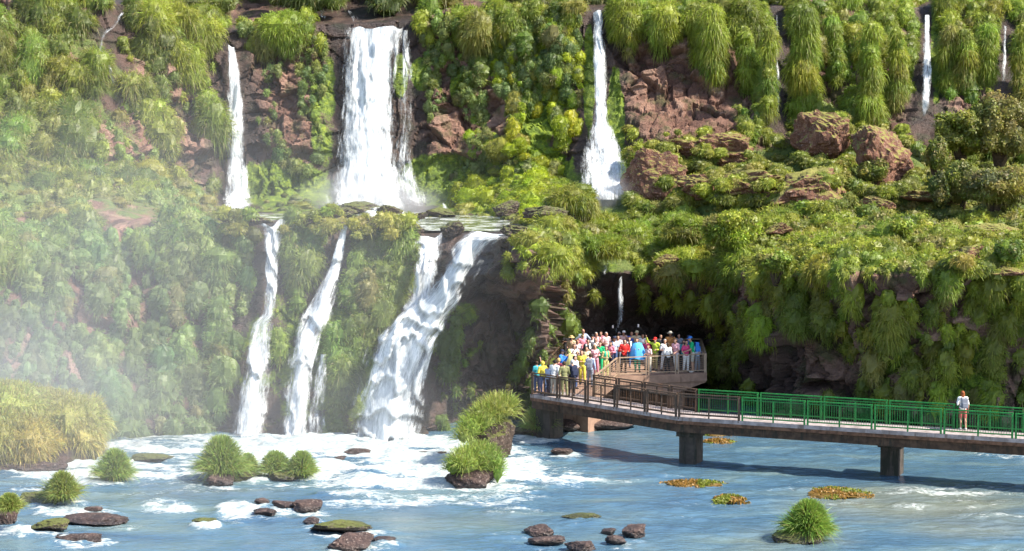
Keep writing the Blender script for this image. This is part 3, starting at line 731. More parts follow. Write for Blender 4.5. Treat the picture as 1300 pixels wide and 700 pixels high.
# left slope
vg = Veg()
LZ = base * zone(-160, 285, -30, 236)
hang(vg, LZ, 560, 1.15, (.6, 1.15), (.8, 1.7), YG, (.14, .185, .04), .3, .3, prob=smooth(-.45, -.05, qclump), L=(.4, .8), dens=60, straw=.14)
hang(vg, base * zone(-160, 290, 225, 300), 260, .9, (.35, .7), (.6, 1.1), PG, OL, .1, .2, prob=.7 * smooth(-.3, .2, qclump), dens=60)
hang(vg, base * zone(-160, 335, 292, 560), 950, .85, (.36, .72), (1.2, 3.2), PG, (.12, .18, .055), .45, .25, prob=.25 + .75 * STRIP, L=(.3, .6), dens=60)
hang(vg, base * zone(-160, 335, 292, 330), 130, .9, (.5, .85), (1, 2), PG, BG, .45, .3, L=(.4, .7), dens=60)
vg.make('hillside_grass', mat_grass, kind='stuff', label='pale yellow green grass cushions covering the hazy left hillside', cat='grass')
# middle of the lower wall
vg = Veg()
hang(vg, base * zone(330, 535, 285, 560), 330, .8, (.28, .6), (1, 2.4), (.12, .16, .035), (.09, .12, .03), .4, .2, prob=STRIP * .7, L=(.25, .5), dens=65)
m_ = np.zeros(len(qc)); m_[vis] = blobs(qpx[vis], qpy[vis], [(478, 335, 44, 66), (365, 300, 14, 30), (425, 300, 16, 40), (392, 350, 12, 50, .8), (545, 430, 30, 24, .6), (500, 410, 36, 14, .7), (575, 400, 10, 40, .7), (520, 300, 12, 40), (440, 470, 20, 70, .8), (350, 470, 10, 70, .7)], .25)
hang(vg, vis * (qfd > 12) * m_, 150, .75, (.45, .85), (1, 2.4), (.18, .25, .04), (.15, .21, .035), .4, .3, L=(.35, .7), dens=70)
hang(vg, vis * (qfd > 8) * zone(290, 690, 255, 298), 150, .8, (.25, .55), (.5, .9), (.12, .14, .035), OL, .1, .1, prob=.5 + 0 * qpx, dens=60, L=(.2, .4))
vg.make('ledge_grass', mat_grass, kind='stuff', label='moss green grass and ferns between the lower waterfalls and along the shelf', cat='grass')
# small rosettes in strings on the brown rock
vg = Veg()
ro = base * np.maximum(zone(305, 440, 40, 205), zone(525, 750, 30, 215) * .9)
hang(vg, ro, 760, .36, (.10, .30), (.8, 1.9), (.19, .25, .09), (.24, .28, .06), .0, .4, prob=smooth(-.12, .2, qcol), L=(.24, .5), w=(.04, .06), droop=.6, up=.25, dens=150, straw=.05)
hang(vg, base * zone(525, 760, 28, 80), 120, .55, (.25, .45), (1, 2), BG, (.12, .16, .05), .3, .35, dens=80, prob=.7 + 0 * qpx, L=(.25, .45))
hang(vg, base * zone(590, 800, 180, 270), 170, .7, (.38, .85), (.6, 1.1), (.24, .32, .010), (.34, .39, .014), .1, .1, dens=160, L=(.1, .2), droop=.5, prob=.6 + 0 * qpx, straw=.0)
hang(vg, base * zone(630, 765, 35, 180), 170, .8, (.25, .45), (1.5, 3.5), (.27, .34, .010), (.36, .40, .012), .5, .0, dens=170, L=(.12, .25), droop=1.2, prob=STRIP * .8, straw=.04)
vg.make('cliff_plants', mat_grass, kind='stuff', label='small rosette plants and bright moss clinging to the brown rock beside the upper waterfalls', cat='cliff plants')
# slope on the right
vg = Veg()
SL = base * (qpx > 690) * zone(695, 1430, 200, 335, 16)
nearf = smooth(900, 780, qpx)
hang(vg, SL * smooth(820, 960, qpx), 900, .75, (.28, .62), (.5, .95), (.20, .20, .04), OL, .05, .1, prob=.9 + 0 * qpx, leaf=.75, L=(.35, .6), jit=.3, dens=75, droop=.5, up=.5, straw=.12, rnd=.5)
hang(vg, SL * nearf, 260, .95, (.5, .95), (.5, .85), (.20, .25, .028), YG, .05, .1, L=(.35, .65), dens=75, droop=.9)
hang(vg, SL * zone(940, 1430, 280, 340), 220, .9, (.4, .8), (.6, 1), (.20, .24, .03), YG, .05, .15, leaf=.35, L=(.3, .6), dens=75, droop=.7, up=.4)
hang(vg, base * zone(790, 900, 165, 250), 90, .9, (.5, .8), (.6, 1), YG, OL, .1, .1, L=(.35, .6), dens=75)
vg.make('slope_scrub', mat_grass, kind='stuff', label='low olive scrub and grass covering the slope between boulders above the crowd', cat='scrub')
# overhanging rim on the right and its lower wall
vg = Veg()
hang(vg, base * zone(640, 1430, 300, 342, 8), 520, .75, (.4, .75), (.7, 1.2), (.20, .25, .03), YG, .2, .35, L=(.35, .7), dens=75, prob=.45 + .6 * STRIP)
hang(vg, base * zone(650, 1430, 342, 385, 6), 130, .9, (.35, .65), (1.0, 2.4), (.19, .235, .03), YG, .35, .35, prob=STRIP ** 2, L=(.35, .7), dens=75)
hang(vg, base * zone(900, 1430, 390, 500), 190, .9, (.32, .62), (1, 2.4), (.18, .21, .035), YG, .3, .4, prob=(.25 + .75 * STRIP) * (.55 + .45 * smooth(1040, 1150, qpx)), L=(.4, .75), dens=70)
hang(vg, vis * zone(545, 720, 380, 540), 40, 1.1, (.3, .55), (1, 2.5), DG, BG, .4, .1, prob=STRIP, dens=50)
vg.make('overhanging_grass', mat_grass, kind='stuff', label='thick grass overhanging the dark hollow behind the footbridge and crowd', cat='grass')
# strip of bushes behind the rim
vg = Veg(); m = 520
x = rng.uniform(-60, 60, m) * 1.0; yy = rng.uniform(127, 152, m)
zt = np.interp(yy, [124, 127, 138, 190], [22.3, 23.2, 27, 44])
c = np.stack([x * yy / 125 * .75, yy, zt], 1)
R = rng.uniform(.6, 1.5, (m, 1)) * np.stack([np.ones(m), np.ones(m), rng.uniform(.7, 1.1, m)], 1)
cushions(vg, c, R, mixcol(m, (.13, .16, .03), (.10, .12, .04)), out=np.tile([[0, -.5, .8]], (m, 1)), leaf=.3, dens=40, L=(.4, .8), straw=.12)
vg.make('rim_thicket', mat_grass, kind='stuff', label='bushy grass strip on the plateau above the cliff rim', cat='thicket')
# ------------------------------------------------------------------ boulders
def rock_bm(r, seed, planes=14, rough=.10, sub=4, flat_base=True):
    rg = np.random.default_rng(seed)
    bm = bmesh.new(); bmesh.ops.create_icosphere(bm, subdivisions=sub, radius=1)
    v = np.array([x.co[:] for x in bm.verts])
    if planes < 10: v = np.sign(v) * np.abs(v) ** .72; v /= 1.1
    for _ in range(planes):
        n = rg.normal(size=3); n /= np.linalg.norm(n); d = rg.uniform(.62, .95) if planes >= 10 else rg.uniform(.5, .85)
        k = v @ n - d; v = np.where(k[:, None] > 0, v - n * k[:, None] * .92, v)
    v *= (1 + rough * fbm(v * 1.8 + seed, 4, seed, .6) + rough * .5 * fbm(v * 6 + seed, 3, seed + 3, .6))[:, None]
    v *= np.asarray(r)
    if flat_base: v[:, 2] = np.maximum(v[:, 2], -r[2] * .75)
    for x, c in zip(bm.verts, v): x.co = c
    return bm
def rock_mat(name, stops, moss=.0, wet_z=.35, mosscol=(.12, .14, .02)):
    s = N(name); v = s.pos(); n1 = s.noise(v, 2.2, 6, .65); n2 = s.noise(v, 11, 4, .6)
    c = s.cramp(s.math('ADD', s.math('MULTIPLY', n1, .6), s.math('MULTIPLY', n2, .4)), stops)
    c = s.mix(s.math('MULTIPLY', s.ramp(n2, .58, .7), .5), c, (.36, .31, .27))
    nz = s.n('SeparateXYZ'); s.put(nz.inputs[0], s.n('NewGeometry').outputs['Normal'])
    if moss: c = s.mix(s.math('MULTIPLY', s.ramp(s.math('ADD', nz.outputs[2], s.math('MULTIPLY', s.math('SUBTRACT', n1, .5), 2.0)), .30, .85), moss), c, s.mix(n2, mosscol, tuple(k * .5 for k in mosscol)))
    pz = s.n('SeparateXYZ'); s.put(pz.inputs[0], v)
    wet = s.ramp(s.math('ADD', pz.outputs[2], s.math('MULTIPLY', s.math('SUBTRACT', n1, .5), .25)), wet_z, .05) if wet_z else 0.0
    c = s.mix(s.math('MULTIPLY', wet, .6), c, (.02, .017, .015))
    return s.done(s.bsdf(c, s.math('SUBTRACT', .8, s.math('MULTIPLY', wet, .5)) if wet_z else .85, s.bump(s.math('ADD', n2, n1), .8, .08), .4))
mat_river_rock = rock_mat('river_boulder', [(.3, (.016, .010, .009)), (.5, (.05, .029, .024)), (.72, (.13, .078, .06))])
mat_mossy_rock = rock_mat('mossy_river_boulder', [(.3, (.024, .016, .012)), (.5, (.055, .035, .025)), (.72, (.11, .07, .048))], .8)
mat_slope_rock = rock_mat('slope_boulder', [(.3, (.035, .017, .012)), (.5, (.14, .060, .036)), (.72, (.32, .165, .10))], .95, 0, (.22, .21, .04))

# ------------------------------------------------------------------ river rocks   (px, py of the waterline centre, width px, height px, squash, seed, mossy, label)
for x, y, wd, ht, dep, sd, mo, lab in RIVER_ROCKS:
    p = Pz(x, y, 0); k = p[1] / FPX
    r = np.array([wd * k / 2, wd * k / 2 * dep, ht * k * .62])
    obj('river_rock', rock_bm(r * (1.0, 1.0, .86), sd, 9, rough=.24 if mo else .20, sub=5), mat_mossy_rock if mo else mat_river_rock, label=lab, cat='rock', group='rocks in the river',
        loc=(p[0], p[1] + r[1] * .5, ht * k * .34))
# floating weed mats
mat_mat = leaf_mat('river_weed', .25)
for x, y, wd, ht, lab in [(880, 615, 78, 8, 'long orange weed mat left of the bright weed patch in front of the walkway'), (927, 635, 42, 10, 'short green and orange weed patch between two longer mats'),
                          (1064, 627, 80, 14, 'widest orange weed mat above the bright green tuft'), (912, 562, 40, 6, 'small weed mat beneath the walkway left of centre span'), (905, 552, 60, 5, 'thin weed mat in the shade under the walkway')]:
    vg = Veg(); p = Pz(x, y, 0); k = p[1] / FPX; a, b = wd * k / 2, ht * k / 2 / math.sin(.18)
    m = 900; t = rng.uniform(0, 6.283, m); q = np.sqrt(rng.random(m)) * (1 + .25 * np.sin(3 * t + x) + .12 * np.sin(7 * t))
    pp = np.stack([p[0] + a * q * np.cos(t), p[1] + b * q * np.sin(t), .02 + .12 * (1 - q ** 2)], 1)
    g = (vnoise(pp * 1.1, x)[:, None] > .1) * 1.0
    cc = (np.array([[.26, .13, .025]]) * (1 - g) + np.array([[.17, .19, .02]]) * g) * (1 + .25 * rng.normal(size=(m, 1)))
    vg.blades(pp, nrm(unit(m) * .8 + [[0, 0, .5]]), rng.uniform(.12, .3, m), rng.uniform(.04, .08, m), np.full(m, .9), np.clip(cc, .01, .5))
    n = 14; t = rng.uniform(0, 6.283, n); q = np.sqrt(rng.random(n)) * .85
    vg.cores(np.stack([p[0] + a * q * np.cos(t), p[1] + b * q * np.sin(t), np.zeros(n)], 1), np.stack([np.full(n, a * .35), np.full(n, b * .35), np.full(n, .10)], 1), np.tile([[.17, .10, .025]], (n, 1)))
    vg.make('weed_mat', mat_mat, label=lab, cat='water weed', group='weed mats in the river')

# ------------------------------------------------------------------ grass tufts on the river rocks
def tuft(x, y, wd, ht, lean, ca, cb, n, zb, lab, dY=.6, Lk=1.0):
    """bushy tuft: (x, y) photo pixel of its foot, wd/ht its size in photo pixels, zb its height over the water"""
    n = int(n * 2); p = Pz(x, y, zb); p[1] += dY; p[2] -= .10; k = p[1] / FPX
    a, h = wd * k / 2, ht * k
    vg = Veg(); t = rng.uniform(0, 6.283, n); q = np.sqrt(rng.random(n))
    base_ = np.stack([p[0] + a * .6 * q * np.cos(t), p[1] + a * .6 * q * np.sin(t), p[2] + .12 * h * (1 - q)], 1)
    d = nrm(np.stack([np.cos(t) * q * .95 + lean, np.sin(t) * q * .95, 1.15 - .55 * q], 1) + unit(n) * .22)
    L = h * rng.uniform(.35, 1.1, n) * Lk * (1 + .22 * np.sin(3 * t + x) + .14 * np.sin(5 * t + 2 * x))
    c = mixcol(n, ca, cb, .16) * (1 + .1 * rng.normal(size=(n, 3)))
    st = rng.random(n) < .07; c[st] = np.array([.32, .26, .10])
    # bent in two steps so that the blades arch over
    g = rng.uniform(.2, .6, n) * (.25 + q)
    vg.blades(base_, d, L, rng.uniform(.016, .03, n), g, np.clip(c, .01, .6))
    vg.cores(np.array([[p[0] + lean * a * .3, p[1], p[2] + h * .36]]), np.array([[a * .66, a * .66, h * .42]]), np.array([[.06, .085, .02]]), 1)
    n2_ = int(n * .8); dd_ = unit(n2_); dd_[:, 2] = np.where(dd_[:, 2] < -.85, -dd_[:, 2], dd_[:, 2])
    pp = np.array([[p[0] + lean * a * .3, p[1], p[2] + h * .40]]) + dd_ * np.array([[a * .66, a * .66, h * .42]])
    vg.blades(pp, nrm(dd_ + [[0, 0, .7]] + unit(n2_) * .3), h * rng.uniform(.25, .5, n2_), rng.uniform(.016, .03, n2_), np.full(n2_, .5), np.clip(mixcol(n2_, ca, cb, .2), .01, .6))
    vg.make('grass_tuft', mat_grass, label=lab, cat='grass tuft', group='grass tufts in the river')
GA, GB = (.22, .33, .07), (.33, .39, .11)
for a in [
 (279, 600, 46, 48, 0, GA, GB, 1500, .45, 'biggest round grass tuft, left end of the row of four at left centre'),
 (312, 600, 21, 25, 0, GA, GB, 600, .25, 'smallest grass tuft of the row of four at left centre'),
 (348, 600, 36, 28, -.1, GA, GB, 900, .3, 'third grass tuft of the row of four, low and wide'),
 (381, 602, 30, 30, .05, GA, GB, 900, .3, 'grass tuft at the right end of the row of four'),
 (142, 606, 36, 37, 0, GA, GB, 1100, .3, 'lone round grass tuft standing in the left rapids'),
 (75, 632, 34, 34, 0, (.22, .25, .06), GB, 1000, .45, 'yellowish grass tuft on the long rugged rock at lower left'),
 (6, 648, 30, 22, 0, (.22, .24, .06), GB, 800, 1.0, 'grass tuft cut by the left edge of the photo'),
 (1029, 678, 48, 44, .12, (.15, .27, .04), (.24, .36, .07), 1600, .35, 'bright green lone grass tuft on a flat rock at lower right'),
 (681, 544, 30, 30, 0, GA, GB, 900, .5, 'small tuft on the tan rock left of the platform pillar'),
]: tuft(*a)
# the two large leaning tufts left of the footbridge
def big_tuft(lobes, lab, ca, cb):
    vg = Veg()
    for x, y, wd, ht, Y in lobes:
        c = P(x, y, Y)[None]; k = Y / FPX * 1.2; c = c - np.array([[0, .35, -.12]]); r = np.array([[wd * k / 2, wd * k / 2 * .9, ht * k / 2]])
        cushions(vg, c, r, mixcol(1, ca, cb), out=np.array([[0, 0, 1.]]), dens=120, L=(.8, 1.5), w=(.028, .045), droop=.6, up=.75, rnd=.4, back=-.45, cap=2600)
    vg.make('grass_tuft', mat_grass, label=lab, cat='grass tuft', group='grass tufts in the river')
big_tuft([(592, 590, 34, 26, 77.6), (617, 587, 32, 30, 77.8), (576, 595, 18, 16, 77.4), (606, 577, 32, 22, 78.2), (632, 598, 12, 30, 77.6)], 'larger grass tuft on the blocky brown rock left of the footbridge', (.22, .33, .055), (.30, .38, .09))
big_tuft([(598, 546, 26, 24, 82.4), (613, 534, 32, 26, 82.8), (632, 522, 36, 24, 83.2), (643, 516, 18, 16, 83.4), (589, 556, 16, 14, 82.0)], 'tall leaning grass tuft behind the larger one, left of the platform', (.24, .34, .065), (.32, .39, .10))

# ------------------------------------------------------------------ yellow grassy bank at the left
bm = bmesh.new()
bmesh.ops.create_icosphere(bm, subdivisions=6, radius=1)
bank_c = np.array([-27.0, 84.0, -.6]); bank_r = np.array([9.4, 4.6, 3.5])
v = np.array([x.co[:] for x in bm.verts]); v = v * bank_r * (1 + .16 * fbm(v * 2.1, 4, 301))[:, None] + bank_c
for x, c in zip(bm.verts, v): x.co = c
obj('bank_ground', bm, mat_cliff, kind='structure')
vg = Veg(); n = 420; d = unit(n * 4); d = d[(d[:, 2] > -.02) & (d[:, 1] < .5)][:n]; n = len(d)
lump = (1 + .16 * fbm(d * 2.1, 4, 301))[:, None]
c = bank_c + d * bank_r * lump; ok = c[:, 2] > .9; c = c[ok]; n = len(c)
cushions(vg, c, rng.choice([.5, .7, .9, 1.3], (n, 1)) * np.array([[1.0, 1.0, .8]]), mixcol(n, (.50, .42, .11), (.34, .38, .09)), out=nrm(d[ok] + [[0, -.4, .8]]), dens=85, L=(.35, .7), droop=1.0, up=.4, rnd=.4, straw=.22)
vg.make('bank_grass', mat_grass, kind='stuff', label='straw yellow grass covering the low bank at the left edge', cat='grass')

# ------------------------------------------------------------------ boulders on the slope  (px, py centre, width px, height px, seed, label)
for x, y, wd, ht, sd, lab in [
 (830, 222, 62, 74, 61, 'big brown boulder capped with grass right of the fanning waterfall'), (868, 188, 66, 40, 62, 'lumpy reddish boulder under the red rock wall'), (922, 192, 72, 46, 63, 'wide rounded red boulder right of the lumpy reddish one'),
 (945, 232, 96, 40, 64, 'long low boulder overhanging a dark gap on the slope'), (1032, 238, 92, 46, 65, 'long red slab boulder in the middle of the slope'), (1048, 175, 64, 66, 66, 'dark tall boulder left of the pale slab boulder'),
 (1120, 196, 82, 84, 67, 'tall pale slab boulder leaning left of the leafy shrubs'), (985, 252, 40, 24, 68, 'small red stone under the long low boulder'), (1115, 257, 34, 22, 69, 'pointed dark red stone alone on the scrub slope'),
 (1232, 326, 56, 30, 70, 'rounded reddish boulder above the right overhang'), (1270, 293, 70, 20, 71, 'dark flat rock near the right edge of the slope'), (1276, 342, 40, 16, 72, 'grey wet rock at the brink near the right edge'),
 (990, 290, 28, 16, 73, 'little red stone in the scrub left of centre slope'), (1185, 252, 60, 14, 74, 'flat dark rock under the column shrub'), (846, 330, 24, 16, 75, 'small brown stone showing in the overhanging grass'),
 (782, 298, 34, 12, 76, 'flat tan rock right of the round grassy mound'), (724, 276, 44, 16, 77, 'dark brown rock under the round grassy mound'), (898, 236, 60, 34, 78, 'brown boulder between the grassy boulder and the overhanging one'),
 (1105, 292, 30, 16, 79, 'small dark stone in the middle of the scrub'), (560, 270, 40, 14, 80, 'wet dark rock right of the foot of the widest curtain'), (520, 276, 36, 16, 81, 'dark mossy rock at the foot of the thin strand'), (436, 270, 34, 14, 82, 'dark rock left of the foot of the widest curtain'), (690, 270, 50, 20, 83, 'brown rock shelf left of the round grassy mound'), (640, 265, 30, 20, 84, 'dark rock by the pool below the bright moss'),
 (310, 279, 54, 18, 85, 'mossy rock at the shelf brink left of the leftmost lower waterfall'), (396, 276, 76, 20, 86, 'long mossy rock at the shelf brink between the two left lower waterfalls'), (478, 284, 62, 22, 87, 'mossy hump at the shelf brink right of the slanting cascade'), (515, 288, 36, 18, 88, 'brown rock at the brink just left of the steep upper chute'),
 (574, 290, 24, 22, 89, 'dark rock splitting the chute from the large cascade at the brink'), (664, 296, 40, 18, 90, 'reddish flat rock at the brink right of the large cascade'), (462, 262, 44, 14, 93, 'dark wet rock in the splash of the widest curtain'), (496, 268, 30, 14, 94, 'small wet rock in the splash right of centre of the widest curtain')]:
    Y = depth(x, min(y + ht * .4, 420), 1); k = Y / FPX; p = P(x, y + ht * .06, Y + wd * k * .22)
    r = np.array([wd * k / 2 * 1.38, wd * k / 2 * .95, ht * k / 2 * 1.25])
    ang = rng.uniform(-.22, .22)
    ob = obj('boulder', rock_bm(r * (1, 1, .88), sd, 9, .34, 5, False), mat_slope_rock if y < 262 or x > 780 else mat_mossy_rock, label=lab, cat='boulder', group='boulders on the slope', loc=p); ob.rotation_euler = (rng.uniform(-.15, .15), ang, rng.uniform(-.5, .5))
vg = Veg()
for x, y, wd, n in [(830, 190, 60, 22), (868, 172, 60, 16), (922, 175, 60, 14), (945, 215, 90, 22), (1032, 220, 90, 18), (1048, 150, 56, 18), (1120, 166, 76, 16), (310, 272, 54, 8), (396, 270, 76, 13), (478, 278, 62, 10), (515, 282, 36, 4), (664, 292, 40, 3), (1232, 312, 50, 4), (898, 222, 50, 6), (846, 214, 30, 6)]:
    for _ in range(n):
        xx = x + rng.uniform(-.5, .5) * wd; yy = y + rng.uniform(-4, 22); Y = depth(xx, yy + 12, 1) - .8
        cushions(vg, P(xx, yy, Y)[None], rng.uniform(.2, .6, (1, 1)) * np.array([[1., .9, .8]]), mixcol(1, YG, OL), out=np.array([[0, -.4, 1.]]), dens=75, L=(.35, .6), droop=.9)
vg.make('boulder_grass', mat_grass, kind='stuff', label='grass draped over the tops of the slope boulders', cat='grass')

vg = Veg()
for x, y, wd, ht in [(830, 222, 62, 74), (868, 188, 66, 40), (922, 192, 72, 46), (945, 232, 96, 40), (1032, 238, 92, 46), (1048, 175, 64, 66), (1120, 196, 82, 84), (1232, 326, 56, 30), (1270, 293, 70, 20)]:
    for _ in range(int(wd / 2.6)):
        t = rng.uniform(0, 6.283); xx = x + math.cos(t) * wd * .52; yy = y + ht * .30 + abs(math.sin(t)) * ht * .28 * (1 if math.sin(t) < 0 else 1); Y = depth(xx, yy, 1) - .5
        cushions(vg, P(xx, yy, Y)[None], rng.uniform(.28, .6, (1, 1)) * np.array([[1., .9, .8]]), mixcol(1, YG, (.13, .155, .035)), out=np.array([[0, -.4, 1.]]), dens=75, L=(.35, .6), droop=.8)
vg.make('boulder_foot_grass', mat_grass, kind='stuff', label='grass tufts crowding the feet of the slope boulders', cat='grass')

# ------------------------------------------------------------------ shrubs and trees standing on the slope
def shrub(x, y, wd, ht, ca, cb, lab, leaf=.5, lift=0, name='shrub', cat='shrub', dens=80, n=9, trunk=True, off=.6, droop=.7):
    Y = depth(x, y + ht * .45, 1) - off; k = Y / FPX; c0 = P(x, y, Y); a, h = wd * k / 2, ht * k / 2
    root = empty(name, P(x, y + ht * .5, Y + .2), label=lab, cat=cat)
    vg = Veg(); d = unit(n); d[:, 1] = -np.abs(d[:, 1])
    C = np.concatenate([c0[None], c0 + d * np.array([[a * .5, a * .4, h * .5]])]); sz = (.38, .56) if n < 20 else (.18, .36)
    if n >= 20: C[1:] = c0 + d * np.array([[a * .8, a * .6, h * .8]]) * np.sqrt(rng.uniform(.4, 1, (n, 1)))
    R = np.concatenate([[[.72, .65, .72]] if n < 20 else [[.4, .4, .4]], rng.uniform(*sz, (n, 3))]) * np.array([[a, a, h]])
    cushions(vg, C, R, mixcol(n + 1, ca, cb, .1), out=np.tile([[0, -.5, .8]], (n + 1, 1)), leaf=leaf, dens=dens, L=(.3, .6), droop=droop, up=.4, back=-.75, rnd=.5)
    o = vg.make('crown', mat_leaf if leaf > .4 else mat_grass, parent=root); o.matrix_parent_inverse = Matrix.Translation(-root.location)
    if trunk:
        bm = bmesh.new(); b = Vector(root.location)
        for j in range(5):
            t = Vector(C[j + 1]); mid = (b + t) / 2 + Vector(rng.normal(size=3) * .12)
            bm_bar(bm, b + Vector((0, .1, -.6)), mid, .14 * max(a, .6)); bm_bar(bm, mid, t, .08 * max(a, .6))
        o = obj('trunk', bm, mat_bark, root); o.matrix_parent_inverse = Matrix.Translation(-root.location)
    return root
mat_bark = simple_mat('bark', (.09, .06, .04), .9, .5, 8, .6)
shrub(727, 256, 80, 50, (.12, .18, .03), YG, 'round grassy mound on brown rock below the fanning waterfall', 0, name='grass_mound', cat='grass mound', trunk=False, n=8, droop=1.1)
shrub(929, 290, 78, 62, (.12, .16, .02), YG, 'round bright bush standing on the brink above the lookout', .5, n=12, dens=95)
shrub(1108, 215, 46, 36, (.085, .10, .022), OL, 'small dark bush in front of the tall pale slab boulder', .75)
shrub(1188, 196, 34, 50, (.15, .17, .03), (.09, .11, .02), 'leafy top heavy shrub on a dark stem left of the leafy tree', .85, n=10)
shrub(1192, 240, 30, 50, (.06, .07, .018), DG, 'dark lower bush beneath the top heavy shrub', .8, trunk=False)
shrub(1222, 165, 96, 62, (.22, .24, .035), (.12, .15, .025), 'spreading leafy tree at upper right below the slim waterfall', .85, n=40, dens=70, name='leafy_tree', cat='tree', off=2.5)
shrub(1268, 160, 84, 92, (.16, .16, .035), (.22, .18, .045), 'olive brown leafy tree at the right edge of the photo', .85, n=40, dens=70, name='leafy_tree', cat='tree', off=2.8)
shrub(1265, 234, 96, 56, (.12, .12, .045), OL, 'wide dull olive bush below the two leafy trees', .8, n=16, dens=70)
shrub(1222, 232, 50, 60, (.13, .14, .035), OL, 'upright olive bush between the top heavy shrub and the wide dull bush', .8, n=10)
shrub(1144, 288, 34, 28, YG, BG, 'small bright bush beside the small dark stone on the scrub slope', .6)
shrub(1066, 215, 30, 22, OL, YG, 'little yellowish bush on the long red slab boulder', .6)
shrub(812, 200, 44, 40, YG, (.12, .15, .03), 'shaggy grass cap left on the big brown boulder', .1, name='grass_mound', cat='grass mound', trunk=False)
shrub(1280, 318, 40, 40, DG, BG, 'dark green bush between the rounded reddish boulder and the right edge', .7)
shrub(985, 330, 60, 36, (.14, .19, .03), YG, 'leafy green bush on the brink right of the round bright bush', .5)
shrub(870, 290, 70, 36, (.14, .2, .03), YG, 'low grassy hump left of the round bright bush', .05, name='grass_mound', cat='grass mound', trunk=False)
shrub(760, 312, 80, 36, (.13, .19, .028), YG, 'wide grassy hump in front of the round mound', .05, name='grass_mound', cat='grass mound', trunk=False)
# ------------------------------------------------------------------ footbridge and lookout
DZ = 2.15
def pd(x, y, z=DZ): return Pz(x, y, z)
NE = [np.array([*Pz(673, 500.5, DZ)[:2]]), np.array([*Pz(859, 529.5, DZ)[:2]]), None]          # near edge: lookout corner, bend
d_r = np.array([*Pz(1300, 558, DZ)[:2]]) - NE[1]; NE[2] = NE[1] + d_r * 1.75
def perp(a, b):
    d = (b - a) / np.linalg.norm(b - a); return np.array([-d[1], d[0]])
WID = 1.75
p1_, p2_ = perp(NE[0], NE[1]), perp(NE[1], NE[2]); bis = (p1_ + p2_); bis /= np.linalg.norm(bis)
FE = [NE[0] + p1_ * WID, NE[1] + bis * WID / bis.dot(p1_), NE[2] + p2_ * WID]                     # far edge
def prism(bm, pts, z0, z1):
    lo = [bm.verts.new((p[0], p[1], z0)) for p in pts]; hi = [bm.verts.new((p[0], p[1], z1)) for p in pts]; n = len(pts)
    bm.faces.new(hi); bm.faces.new(lo[::-1])
    for i in range(n): bm.faces.new((lo[i], lo[(i + 1) % n], hi[(i + 1) % n], hi[i]))
    bmesh.ops.recalc_face_normals(bm, faces=bm.faces[:])
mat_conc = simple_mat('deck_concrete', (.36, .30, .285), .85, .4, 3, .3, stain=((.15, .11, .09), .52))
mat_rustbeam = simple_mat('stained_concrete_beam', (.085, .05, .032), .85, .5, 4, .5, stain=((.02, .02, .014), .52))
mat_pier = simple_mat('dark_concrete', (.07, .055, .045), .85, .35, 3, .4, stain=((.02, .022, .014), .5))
mat_tan = simple_mat('ochre_concrete', (.30, .185, .13), .85, .25, 2.5, .3, stain=((.13, .075, .05), .55))
mat_green = simple_mat('green_painted_steel', (.02, .22, .04), .45, .35, 9, .1, .4, stain=((.13, .06, .03), .60))
mat_brown = simple_mat('weathered_brown_steel', (.085, .05, .03), .6, .4, 9, .2, .4, stain=((.20, .09, .04), .55))
mat_ochre = simple_mat('tan_steel', (.34, .23, .15), .55, .25, 9, .2, .4)
bridge = empty('footbridge', (NE[1][0], NE[1][1], 0), label='long footbridge on square pillars with brown then green railings', cat='footbridge')
def part(name, bm, mat, root, **k):
    o = obj(name, bm, mat, root, **k); o.matrix_parent_inverse = Matrix.Translation(-root.location); return o
bm = bmesh.new(); prism(bm, [NE[0], NE[1], NE[2], FE[2], FE[1], FE[0]], DZ - .16, DZ); part('deck', bm, mat_conc, bridge)
def inset(a, b, t): return a + (b - a) * t
bm = bmesh.new()
I = [inset(NE[k], FE[k], .06) for k in range(3)]; J = [inset(NE[k], FE[k], .94) for k in range(3)]
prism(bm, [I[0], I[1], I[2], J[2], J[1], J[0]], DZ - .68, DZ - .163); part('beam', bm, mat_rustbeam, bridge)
bm = bmesh.new()
for A_, B_ in ((NE, FE), (FE, NE)):
    for k in range(2):
        a = inset(A_[k], B_[k], .035); b = inset(A_[k + 1], B_[k + 1], .035)
        bm_bar(bm, (*a, DZ - .235), (*b, DZ - .235), .11, .15)
part('edge_kerb', bm, simple_mat('rusty_edge', (.17, .085, .05), .85, .55, 5, .4), bridge)
for x, yb in ((1130, 605), (873, 590)):
    p = Pz(x, yb, 0); t = p2_ * .5
    bm = bmesh.new(); bm_box(bm, (p[0] + t[0], p[1] + t[1] + .2, .25), (.8, .95, 3.1 + .0), math.atan2(d_r[1], d_r[0]), .03)
    bm_box(bm, (p[0] + t[0], p[1] + t[1] + .2, DZ - .82), (1.0, 1.15, .28), math.atan2(d_r[1], d_r[0]), .02)
    part('pillar', bm, mat_pier, bridge)

